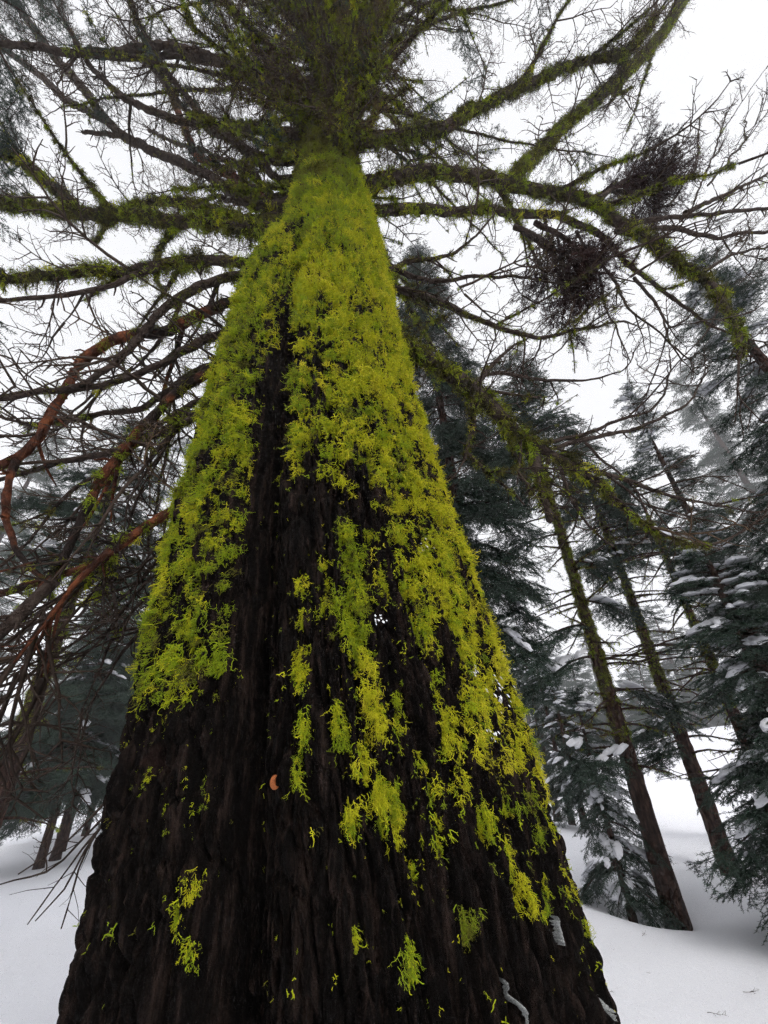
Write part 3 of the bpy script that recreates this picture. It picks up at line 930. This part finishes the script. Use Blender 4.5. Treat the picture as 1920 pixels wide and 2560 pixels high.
# drooping dead boughs at the left of the trunk
for (a, p) in ((168, [(780, 690), (640, 780), (520, 900), (380, 1040), (300, 1120)]),
               (160, [(720, 880), (600, 1030), (470, 1170), (330, 1290), (160, 1400)]),
               (170, [(690, 960), (560, 1120), (430, 1260), (330, 1400), (260, 1480)]), (162, [(660, 1050), (560, 1190), (480, 1330), (400, 1460), (350, 1560)]),
               (158, [(620, 1200), (520, 1340), (440, 1480), (380, 1600)])):
    limb(a, Z3(p), 16, 5, lichen=.1, twigs=.4, sub=2, dry=.06, tangle=.7, tl=(.2, .5))
for p in ([(440, 610), (380, 690), (300, 790), (200, 930), (120, 1042)], [(440, 600), (350, 760), (320, 850), (285, 980), (258, 1086)], [(440, 580), (340, 700), (210, 820), (100, 870), (-10, 892)], [(450, 590), (400, 680), (330, 830), (240, 950), (150, 1050)], [(460, 520), (330, 640), (230, 750), (90, 840)]):
    limb(184, Z5([(520, p[0][1] - 60)] + p), 11, 5, inward=False, lichen=0, twigs=.15, tl=(.1, .25))
# upper left
limb(172, Z1([(1180, 890), (1040, 860), (900, 755), (820, 720), (650, 650), (520, 580), (455, 515), (350, 370), (230, 240), (100, 60), (40, -40)]), 42, 24, lichen=.12, twigs=.35, sub=1)
limb(172, Z1([(530, 585), (440, 578), (357, 570)]), 22, 14, inward=False, lichen=0, twigs=.1)
limb(172, Z1([(455, 520), (280, 430), (190, 340), (100, 270), (0, 200), (-60, 150)]), 26, 18, inward=False, lichen=.05, twigs=.35, sub=1)
limb(165, Z1([(1190, 900), (950, 725), (850, 680), (800, 560), (720, 360), (660, 250)]), 38, 18, 'red', lichen=.15, twigs=.5, sub=3)
limb(186, Z1([(1120, 560), (1000, 545), (850, 540), (600, 460), (520, 410), (400, 300), (350, 220), (280, 90)]), 36, 14, lichen=.15, twigs=.6, sub=3)
limb(190, Z1([(1150, 380), (1060, 310), (900, 235), (700, 195), (500, 220), (300, 232), (80, 195), (-40, 180)]), 40, 22, lichen=.1, twigs=.6, sub=2)
limb(186, Z1([(1120, 330), (1000, 280), (750, 242), (500, 256), (230, 210), (60, 180)]), 30, 14, lichen=.1, twigs=.6, sub=2)
limb(175, Z1([(1200, 780), (1050, 640), (900, 560), (780, 450), (700, 340), (560, 200)]), 30, 10, lichen=.2, twigs=.9, sub=3)
limb(180, Z1([(1180, 700), (1000, 600), (860, 480), (700, 290), (600, 100), (560, -20)]), 30, 12, lichen=.2, twigs=.8, sub=3)
limb(160, Z1([(1190, 860), (1080, 740), (960, 690), (880, 650), (760, 620), (640, 560)]), 28, 10, lichen=.2, twigs=1.0, sub=3)
limb(155, Z1([(1200, 930), (1100, 900), (950, 850), (800, 880), (740, 960)]), 24, 8, lichen=.2, twigs=1.0, sub=3)
# right
limb(4, Z2([(-130, 810), (0, 775), (100, 752), (280, 742), (450, 765), (650, 825), (830, 850), (950, 905), (1050, 990), (1200, 1080), (1350, 1180), (1450, 1290), (1510, 1370), (1545, 1480), (1530, 1540)]), 62, 22, lichen=2.2, twigs=.3, sub=4, ltint=.21)
limb(8, Z2([(-100, 905), (0, 905), (150, 902), (350, 912), (550, 915), (750, 930), (900, 990), (1000, 1080), (1100, 1180), (1250, 1290), (1420, 1410)]), 48, 10, lichen=.9, twigs=.4, sub=4, ltint=.3)
limb(4, Z2([(560, 770), (620, 700), (700, 620), (800, 520), (950, 400), (1100, 260), (1200, 150), (1310, -20)]), 46, 22, inward=False, lichen=2.6, twigs=.8, sub=5, ltint=.2)
limb(-4, Z2([(250, 560), (450, 440), (700, 330), (850, 260), (1000, 250), (1080, 200), (1180, 60)]), 44, 16, lichen=2.4, twigs=1.0, sub=5, dry=.8, ltint=.16)
limb(12, Z2([(-30, 1220), (100, 1265), (250, 1308), (330, 1350), (450, 1390), (530, 1430), (640, 1462), (750, 1442), (860, 1420), (1010, 1395)]), 34, 8, lichen=.75, twigs=.5, sub=4, ltint=.17)
limb(10, Z2([(-20, 1150), (120, 1190), (260, 1210), (400, 1205), (570, 1190), (690, 1215)]), 24, 8, lichen=.3, twigs=.4, sub=2)
limb(-6, Z2([(0, 1180), (100, 1130), (220, 1120), (300, 1080), (390, 1020)]), 26, 8, lichen=.7, twigs=.6, sub=3)
limb(14, Z4([(-10, -60), (100, 15), (230, 85), (380, 195), (480, 285), (580, 385), (680, 455), (800, 515), (920, 590), (1000, 690), (1130, 790), (1300, 860), (1420, 866)]), 74, 8, lichen=2.6, twigs=.2, sub=1, ltint=.19, snow=4)
for (p, a, b, li) in (([(385, 190), (430, 125), (500, 60), (560, 10), (640, -40)], 26, 6, .5), ([(425, 130), (600, 140), (780, 165), (900, 155), (1050, 105)], 18, 5, .1), ([(740, 450), (880, 412), (1050, 380), (1200, 320), (1320, 250), (1395, 120)], 22, 6, .1),
                      ([(690, 430), (850, 390), (1000, 340), (1150, 290), (1225, 190), (1240, 60)], 18, 5, .05), ([(860, 530), (1050, 590), (1250, 660), (1400, 690), (1570, 728)], 22, 6, .2), ([(870, 425), (960, 510), (1060, 600), (1150, 700)], 12, 5, .05),
                      ([(640, 470), (670, 560), (695, 650), (720, 760)], 50, 30, 1.8), ([(710, 480), (700, 580), (690, 690)], 18, 8, .4), ([(590, 420), (588, 520), (580, 605)], 14, 6, .2), ([(380, 210), (390, 340), (360, 420), (345, 500)], 30, 14, 1.5), ([(350, 470), (420, 520), (480, 590), (600, 690)], 22, 8, 1.2),
                      ([(760, 530), (820, 690), (880, 790), (990, 880)], 18, 6, .5), ([(440, 200), (520, 215), (600, 225), (720, 230)], 16, 5, .3), ([(950, 560), (1100, 680), (1200, 720)], 12, 5, .1)):
    limb(14, Z4(p), a, b, inward=False, lichen=li, twigs=.45 if li < .6 else .15, tl=(.15, .45), sub=1)
for (p, a, b, g) in (([(1000, 950), (1100, 955), (1350, 930), (1700, 895)], 24, 12, 0), ([(1300, 920), (1480, 840), (1700, 730)], 20, 8, 0), ([(1000, 1000), (1250, 985), (1450, 1030), (1700, 985)], 24, 10, .3), ([(1230, 890), (1350, 720), (1365, 500)], 9, 4, 0), ([(1340, 870), (1430, 650), (1482, 480)], 8, 4, 0), ([(1400, 800), (1560, 610), (1560, 515)], 9, 4, 0),
                     ([(900, 1080), (1000, 1230), (1060, 1340), (1240, 1486)], 14, 6, 0), ([(1080, 1200), (1200, 1350), (1240, 1490)], 14, 6, 0), ([(1350, 1190), (1500, 1100), (1680, 1060)], 16, 6, 0), ([(830, 1000), (930, 1180), (960, 1330), (1000, 1420)], 12, 5, .2)):
    limb(6, Z2(p), a, b, inward=False, lichen=.12, twigs=.7, tl=(.15, .5), sub=2, dry=g)
# brooms of dense dry needles
for (p, ph) in (([(900, 860), (1000, 800), (1100, 780), (1220, 800)], 5), ([(930, 860), (1040, 780), (1140, 745), (1230, 760)], 4), ([(1000, 830), (1120, 830), (1220, 860)], 7),
                ([(560, 980), (680, 1030), (780, 1100), (880, 1180)], 7), ([(600, 1000), (720, 1080), (800, 1180), (860, 1290)], 8), ([(650, 960), (780, 1020), (860, 1100), (900, 1200)], 5)):
    limb(ph, Z2(p), 22, 8, inward=False, lichen=.2, twigs=.3, dry=3.4, tl=(.1, .3), sub=2, dkit='broom')
print('limbs traced', LICHEN_N, TWIG_N)

# upper crown: whorls of boughs all round
rc = np.random.default_rng(21)
zc = 5.6
nb = 0
while zc < 17.5:
    k = 5
    a0 = rc.uniform(0, 360)
    for q in range(k):
        a = math.radians(a0 + q * 360 / k + rc.normal(0, 14))
        z0 = zc + rc.normal(0, 0.18)
        az = (math.degrees(a)) % 360
        toward = abs((az - 270 + 180) % 360 - 180)
        if zc < 6.6 and (toward < 60): continue
        side = min(abs((az + 180) % 360 - 180), abs(az - 180))
        if zc < 8.6 and side < 38: continue
        L = np.interp(zc, [5, 7, 10, 14, 18], [2.2, 3.2, 3.6, 3.0, 1.8]) * rc.uniform(0.75, 1.2)
        d = np.array([math.cos(a), math.sin(a), 0])
        rise = rc.uniform(-0.05, 0.28)
        sidev = np.array([-d[1], d[0], 0]) * rc.normal(0, 0.12)
        f = np.linspace(0, 1, 7)
        r0_ = trunk_r(z0) * 0.6
        P = np.array([trunk_c(z0), TD, z0]) + d * r0_ + f[:, None] * L * d + (f ** 2)[:, None] * sidev * L + np.outer(rise * L * f - 0.16 * L * f ** 2.2 + 0.10 * L * np.clip(f - .7, 0, 1), [0, 0, 1.0])
        rb = rc.uniform(0.026, 0.05) * (1.15 - 0.03 * zc)
        away = toward > 110
        front = toward < 75
        branch(P, np.linspace(rb, 0.008, 7), 'limb', lichen=rc.uniform(1.0, 2.2) if zc < 12 else 0.8, twigs=.32, dry=.25 if front else .08, green=.03 if zc < 9 else .08, sub=3, tl=(.2, .5), ltint=.23, tangle=1.1)
        nb += 1
    if 6.2 < zc < 15:                                        # short mossy boughs clothing the stem
        for q in range(9 if zc < 9 else 5):
            a = math.radians(rc.uniform(165, 375)); z0 = zc + rc.uniform(0, .6)
            d = np.array([math.cos(a), math.sin(a), 0]); L = rc.uniform(0.5, 1.5)
            f = np.linspace(0, 1, 5)
            P = np.array([trunk_c(z0), TD, z0]) + d * trunk_r(z0) * .6 + np.outer(f * L, d) + np.outer(.25 * L * f - .35 * L * f * f, [0, 0, 1.0])
            branch(P, np.linspace(.024, .006, 5), 'limb', lichen=3.2, twigs=.5, dry=.5, green=.03, sub=2, tl=(.2, .4), ltint=.25)
    zc += rc.uniform(0.6, 0.85)
print('crown boughs', nb, LICHEN_N, TWIG_N)

# ------------------------------------------------------------------ firs of the wood around
def fir(label, trunk_px, d, top_px, r0, crown0=0.15, R=1.6, n_br=90, spr=8, snow=0.0, dead=0, lichen=0.0, tint=0.45, sscale=(0.45, 0.75), name='fir_tree', group='firs in the wood around', thin=1.0, droop=0.35, sides=(None,), big=(), gap=0.0, seed=None, H=None, crown_only=False):
    r = np.random.default_rng(seed if seed is not None else int(abs(trunk_px[0]) * 7 + trunk_px[1]))
    x, y = plan(*trunk_px, d)
    zb = gz(x, y)
    ht = H if H else CAMH + d * tane(*top_px) - zb
    t = thing(name, label, 'tree', (x, y, zb), group)
    # stem
    zz = np.concatenate([[-0.2, -0.06], np.linspace(0, 1, 110)])
    f = np.clip(zz, 0, 1)
    bend = 0.006 * ht * np.stack([perlin(np.stack([f * 3 + d, f * 0 + k * 9, f * 0], -1)) for k in range(2)], 1) * f[:, None]
    P = np.concatenate([np.array([x, y]) + bend, (zb + np.where(zz < 0, zz, zz * ht))[:, None]], 1)
    rr = r0 * (1 - f) ** 0.85 * (1 + 0.18 * np.exp(-f * ht / 0.2)) + 0.008
    A = Acc()
    A.tube(P, rr * (1 + 0.05 * perlin(np.stack([zz * ht * 1.7 + d, zz * 0, zz * 0 + 3], -1))), 18, True, 0.05, r)
    tk = obj('trunk', A.mesh('trunk'), MAT['trunk'], t)
    def at(fz):
        return np.stack([np.interp(fz, zz, P[:, k]) for k in range(3)], -1), np.interp(fz, zz, rr)
    S_g, S_s, S_l, S_t = Scatter(), Scatter(), Scatter(), Scatter()
    B = Acc()
    for q in range(n_br):
        fz = crown0 + (1 - crown0) * ((q + r.random()) / n_br) ** 1.0
        if r.random() < gap: continue
        c, rt = at(np.array([fz])); c = c[0]
        u = (fz - crown0) / (1 - crown0)
        L = R * (1 - u) ** 0.75 * r.uniform(0.65, 1.15) + 0.12
        if u < 0.15: L *= 0.6 + 2.6 * u
        a = r.uniform(0, 2 * math.pi)
        dv = np.array([math.cos(a), math.sin(a), 0])
        up0 = np.interp(u, [0, 0.6, 1], [-0.15, 0.12, 0.7])
        g = np.linspace(0, 1, 6)
        pts = c + np.outer(g * L, dv) + np.outer(up0 * L * g - droop * L * g ** 2 + 0.12 * L * np.clip(g - .75, 0, 1), [0, 0, 1.0])
        B.tube(pts, np.linspace(0.012 + 0.012 * L, 0.004, 6), 4)
        m = max(2, int(spr * L / R * 1.4 + 1))
        h = np.linspace(0.18, 1.0, m)
        cp = np.stack([np.interp(h, g, pts[:, k]) for k in range(3)], 1)
        tg = norm(np.stack([np.interp(h, g, np.gradient(pts[:, k])) for k in range(3)], 1))
        sv = norm(np.cross(np.array([0, 0, 1.0]), tg))
        for s in (-1, 1):
            dd = norm(tg * 0.8 + sv * s * r.uniform(0.35, 0.9, (m, 1)) + np.array([0, 0, 1]) * r.normal(-0.12, 0.14, (m, 1)))
            ss = r.uniform(*sscale, m) * np.clip(0.45 + 0.6 * L / R, 0.4, 1.0)
            S_g.add(cp + r.normal(0, .03, (m, 3)), dd, r.normal(0, .2, (m, 3)) + [0, 0, 1], ss, np.clip(r.normal(tint, .15, m), 0, 1))
        S_g.add(pts[-1], tg[-1], None, sscale[0] * 0.8, tint)
        if snow and r.random() < snow:
            ks = r.integers(3, 9)
            hh = r.uniform(0.4, 0.98, ks)
            cs = np.stack([np.interp(hh, g, pts[:, k]) for k in range(3)], 1)
            w_ = r.uniform(0.03, 0.14, ks) * (0.6 + 0.4 * L)
            S_s.add(cs + np.array([0, 0, 0.04]) + r.normal(0, .05, (ks, 3)) * [1, 1, 0.2], np.tile(norm(pts[-1] - pts[2]), (ks, 1)), None, np.stack([w_ * 1.25, w_ * r.uniform(.7, 1.2, ks), w_ * r.uniform(.35, .7, ks)], 1), .5)
    # top leader
    tp, _ = at(np.linspace(0.93, 1, 5))
    for c in tp:
        for q in range(4):
            a = r.uniform(0, 6.28)
            S_g.add(c, [math.cos(a), math.sin(a), 1.1], None, 0.22, tint)
    if B.n: obj('boughs', B.mesh('boughs'), MAT['trunk'], t, 'stuff')
    # dead lower limbs, each a piece of its own
    for q in range(dead):
        fz = r.uniform(0.16, min(0.85, crown0 + 0.45))
        c, rt = at(np.array([fz])); c = c[0]
        a = r.uniform(0, 2 * math.pi)
        dv = np.array([math.cos(a), math.sin(a), 0])
        L = r.uniform(0.4, 1.25) * thin
        g = np.linspace(0, 1, 6)
        sw = np.array([-dv[1], dv[0], 0]) * r.normal(0, .18)
        pts = c + np.outer(g * L, dv) + np.outer(g ** 2 * L, sw) + np.outer((r.uniform(-.1, .35) * g - r.uniform(.15, .5) * g ** 2 + .2 * np.clip(g - .6, 0, 1)) * L, [0, 0, 1.0])
        D = Acc()
        D.tube(pts, np.linspace(0.021, 0.005, 6), 5)
        for e in range(r.integers(1, 4)):
            k = r.integers(2, 5)
            e2 = norm(pts[k] - pts[k - 1] + r.normal(0, .6, 3) * L * .2)
            D.tube([pts[k], pts[k] + e2 * L * .2, pts[k] + e2 * L * .36 + [0, 0, .02]], [.007, .005, .003], 4)
        o = obj('branch', D.mesh('branch'), MAT['trunk'], t)
        if lichen:
            m = int(20 * lichen)
            hh = r.random(m)
            cs = np.stack([np.interp(hh, g, pts[:, k]) for k in range(3)], 1)
            S_l.add(cs, r.normal(0, 1, (m, 3)), None, r.uniform(.03, .06, m), np.clip(r.normal(.22, .1, m), 0, 1))
    if lichen:
        # fringes of lichen in rings round the stem, the first metre and a half kept bare
        lo = 2.0 / ht
        rings = int(ht * (min(1, crown0 + .4) - lo) / 0.085)
        for q in range(rings):
            fz = lo + (q + r.random() * .6) * 0.085 / ht
            if fz > 0.85: break
            c, rt = at(np.array([fz])); c = c[0]; rt = rt[0]
            m = r.poisson(24 * lichen * np.clip((fz - lo) * 7 + .3, 0, 1))
            if not m: continue
            a = r.uniform(0, 6.28) + r.normal(0, 1.6, m)
            nn_ = np.stack([np.cos(a), np.sin(a), np.zeros(m)], 1)
            S_l.add(c + nn_ * rt * .95 + np.outer(r.normal(0, .012, m), [0, 0, 1]), nn_, None, r.uniform(.045, .08, m), np.clip(r.normal(.24, .1, m), 0, 1))
    # big snowed-up boughs seen singly
    for (bx, by, az_, L, w_) in big:
        zb_ = CAMH + d * tane(bx, by)
        c, rt = at(np.array([(zb_ - zb) / ht])); c = c[0]
        dv = np.array([math.cos(math.radians(az_)), math.sin(math.radians(az_)), 0])
        g = np.linspace(0, 1, 7)
        pts = c + np.outer(g * L, dv) + np.outer(.05 * L * g - .38 * L * g ** 2, [0, 0, 1.0])
        D = Acc(); D.tube(pts, np.linspace(.024, .005, 7), 5)
        o = obj('bough', D.mesh('bough'), MAT['trunk'], t)
        G_, N_ = Scatter(), Scatter()
        m = 16
        h = r.uniform(.2, 1, m)
        cp = np.stack([np.interp(h, g, pts[:, k]) for k in range(3)], 1)
        sd_ = np.array([-dv[1], dv[0], 0])
        dd = norm(dv * .8 + sd_ * r.uniform(-1, 1, (m, 1)) + np.array([0, 0, 1]) * r.normal(-.35, .2, (m, 1)))
        G_.add(cp, dd, None, r.uniform(.4, .75, m), np.clip(r.normal(tint, .12, m), 0, 1))
        G_.build('needles', 'spray', o)
        if w_:
            for e in range(7):
                hh = r.uniform(.3, 1.0)
                cc = np.array([np.interp(hh, g, pts[:, k]) for k in range(3)]) + sd_ * r.normal(0, .09) + [0, 0, .05]
                s_ = w_ * r.uniform(.5, 1.1)
                N_.add(cc, norm(pts[-1] - pts[3]), None, np.array([[s_ * 1.2, s_, s_ * .62]]), .5)
            N_.build('snow_cover', 'snow', o)
    S_g.build('crown', 'spray', t)
    S_s.build('snow_cover', 'snow', t)
    S_l.build('lichen', 'lichen', t)
    return t

# right of the big tree
fir('slim fir leaning over bare snow at right, stem ringed with lichen, bare brown foot', (1677, 2250), 7.5, (1285, 900), 0.118, 0.66, .85, 46, 4, .2, 72, 1.0, .42,
    big=((1480, 1560, 185, .95, 0), (1462, 1500, 10, .75, .16), (1530, 1720, 15, 1.0, .17), (1500, 1640, 190, .85, .16), (1560, 1880, 200, .7, .10), (1440, 1400, 0, .7, .10), (1420, 1330, 170, 1.0, .08)))
fir('thin mossy-stemmed fir standing behind and right of the slim ringed fir', (1825, 2175), 9.6, (1440, 1090), 0.125, 0.60, .8, 46, 4, .3, 64, .8, .42,
    big=((1700, 1800, 190, .8, .10), (1720, 1850, 195, .7, .05)))
fir('nearly dead bare-limbed fir with tufted stem beside the tall snowy spire', (1730, 1543), 9.0, (1565, 1190), 0.10, 0.93, .35, 10, 3, 0, 52, .6, .42, thin=1.2)
fir('tall narrow spired fir at right flecked with snow', (1683, 1207), 11.0, (1570, 970), 0.13, 0.10, .78, 130, 5, .8, 6, 0, .40, sscale=(.3, .5))
fir('broad snow-laden fir at the lower right edge, boughs to the ground', (2110, 2100), 6.6, (1745, 1330), 0.15, 0.06, .9, 150, 6, .95, 0, 0, .38, sscale=(.3, .5))
fir('big snowy fir whose boughs reach in from the upper right edge', (2020, 1050), 7.2, (1775, 640), 0.17, 0.15, 1.5, 125, 7, .8, 0, 0, .35, sscale=(.35, .6))
fir('pale misty fir behind the upper right snowy boughs', (1830, 1150), 52.0, (1740, 900), 0.5, 0.12, 4.8, 130, 9, .35, 0, 0, .4, sscale=(1.5, 2.3))
fir('dark full fir close behind the big trunk on its right', (1122, 1150), 6.2, (1010, 640), 0.13, 0.2, 1.15, 190, 8, .06, 0, 0, .26, sscale=(.35, .55), droop=.55)
fir('little dark drooping fir at the foot of the slim ringed fir', (1562, 2222), 7.5, (1462, 1740), 0.04, 0.08, .44, 46, 4, .5, 0, 0, .36, sscale=(.2, .34), droop=.6)
fir('small snow-dotted fir at the snow edge right of the big trunk', (1465, 2075), 13.0, (1378, 1700), 0.08, 0.16, .8, 60, 4, .95, 0, 0, .4, sscale=(.3, .5))
fir('slender fir just left of the small snow-dotted one', (1432, 2066), 13.6, (1340, 1600), 0.07, 0.25, .65, 46, 4, .7, 0, 0, .4, sscale=(.3, .5))
fir('dim fir half hidden behind the big trunk at its right edge', (1395, 2050), 15.0, (1290, 1500), 0.09, 0.25, .75, 46, 4, .5, 0, 0, .4, sscale=(.35, .55))
fir('grey misty fir on the open snow between the two slim stems', (1655, 1945), 50.0, (1585, 1680), 0.25, 0.03, 2.9, 100, 7, .3, 0, 0, .4, sscale=(.8, 1.3))
for k, (px, d, ty, lab) in enumerate(((1350, 62, 1560, 'ghostly far fir next to the big trunk in the fog'), (1440, 78, 1600, 'faint far fir in the fog above the small snow-dotted fir'), (1500, 55, 1640, 'fog-grey fir seen through the slim ringed fir'), (1560, 90, 1560, 'faintest far fir in the fog behind the slim stems'), (1690, 75, 1650, 'ghostly far fir on the foggy slope between stems'), (1790, 65, 1500, 'far fog-grey fir behind the nearly dead fir'), (1850, 85, 1560, 'faint far fir in the fog behind the snowy spire'))):
    fir(lab, (px, 1940), d, (px * .9 + 88, ty), 0.35, 0.06, 3.2, 80, 6, .4, 0, 0, .4, sscale=(1.3, 2.0), group='far firs in the fog')
# left of the big tree
fir('rough stem with lichen and dead limbs at the left edge', (84, 1757), 8.0, (325, 1070), 0.14, 0.60, 1.1, 60, 5, .35, 56, .7, .36, sscale=(.35, .55))
fir('dark fir with leaning stem left of the big trunk, foot in snow', (98, 2163), 13.5, (300, 1480), 0.085, 0.2, 1.4, 120, 6, .12, 10, 0, .4, sscale=(.4, .65))
fir('twin dark fir close beside the leaning one at left', (140, 2140), 14.5, (330, 1400), 0.095, 0.2, 1.4, 110, 6, .12, 6, 0, .4, sscale=(.4, .65))
fir('dim fir between the twin firs and the big trunk', (212, 2090), 19.0, (360, 1450), 0.09, 0.16, 2.0, 110, 8, .15, 0, 0, .4, sscale=(.55, .85))
fir('tall hazy pointed fir at the left edge', (0, 1343), 46.0, (150, 1030), 0.45, 0.1, 5.0, 140, 8, .1, 0, 0, .42, sscale=(1.5, 2.2))
fir('dark bushy fir behind the red limbs at left', (330, 1500), 16.0, (445, 1030), 0.09, 0.12, 1.7, 110, 6, .3, 0, 0, .38, sscale=(.4, .65))
fir('low grey misty fir at the far left snow edge', (20, 2060), 36.0, (130, 1650), 0.2, 0.05, 2.6, 100, 7, .15, 0, 0, .4, sscale=(.9, 1.4))
fir('tall near fir whose boughs hang into the upper left corner', (-260, 60), 6.2, (0, 0), 0.2, 0.30, 2.35, 170, 9, 0, 0, 0, .4, sscale=(.35, .6), H=15)
for k, (px, d, ty, lab) in enumerate(((30, 65, 1700, 'ghostly far fir in the fog at the left edge'), (240, 60, 1600, 'faint far fir in fog behind the twin firs'), (330, 75, 1560, 'faintest far fir in fog beside the big trunk at left'))):
    fir(lab, (px, 2010), d, (px * .9 + 88, ty), 0.35, 0.06, 3.2, 80, 6, .3, 0, 0, .4, sscale=(1.3, 2.0), group='far firs in the fog')

# ------------------------------------------------------------------ bits of twig and lichen dropped on the snow
lit = Scatter()
rr_ = np.random.default_rng(77)
c = 260
a = rr_.uniform(0, 2 * math.pi, c); d = 1.2 + 7.5 * rr_.random(c) ** 1.3
X_ = -0.2 + d * np.cos(a); Y_ = TD + d * np.sin(a)
dv = np.stack([np.cos(a * 7), np.sin(a * 7), rr_.normal(0, .08, c)], 1)
lit.add(np.stack([X_, Y_, ground_z(X_, Y_) + 0.006], 1), dv, None, rr_.uniform(.03, .11, c), rr_.uniform(.2, .8, c))
o = lit.build('fallen_twigs', 'twig', None, 'small dark twigs fallen on the snow round the big tree')
o['category'] = 'twigs'

# ------------------------------------------------------------------ the fog
hz = bpy.data.materials.new('haze')
hz.use_nodes = True
hz.cycles.homogeneous_volume = True
n = hz.node_tree
n.nodes.clear()
out = n.nodes.new('ShaderNodeOutputMaterial')
pv = n.nodes.new('ShaderNodeVolumePrincipled')
pv.inputs['Color'].default_value = (0.97, 0.975, 0.985, 1)
pv.inputs['Density'].default_value = 0.0022
pv.inputs['Density Attribute'].default_value = ''
pv.inputs['Anisotropy'].default_value = 0.2
n.links.new(pv.outputs[0], out.inputs['Volume'])
bx = np.array([(x, y, z) for x in (-602, 602) for y in (-602, 602) for z in (-8, 80)], float)
o = obj('haze', mesh_from('haze', bx, [np.array([(0, 1, 3, 2), (4, 6, 7, 5), (0, 4, 5, 1), (2, 3, 7, 6), (0, 2, 6, 4), (1, 5, 7, 3)])], False), hz, None, 'stuff')
o['label'] = 'pale winter fog filling the wood'
o['category'] = 'fog'
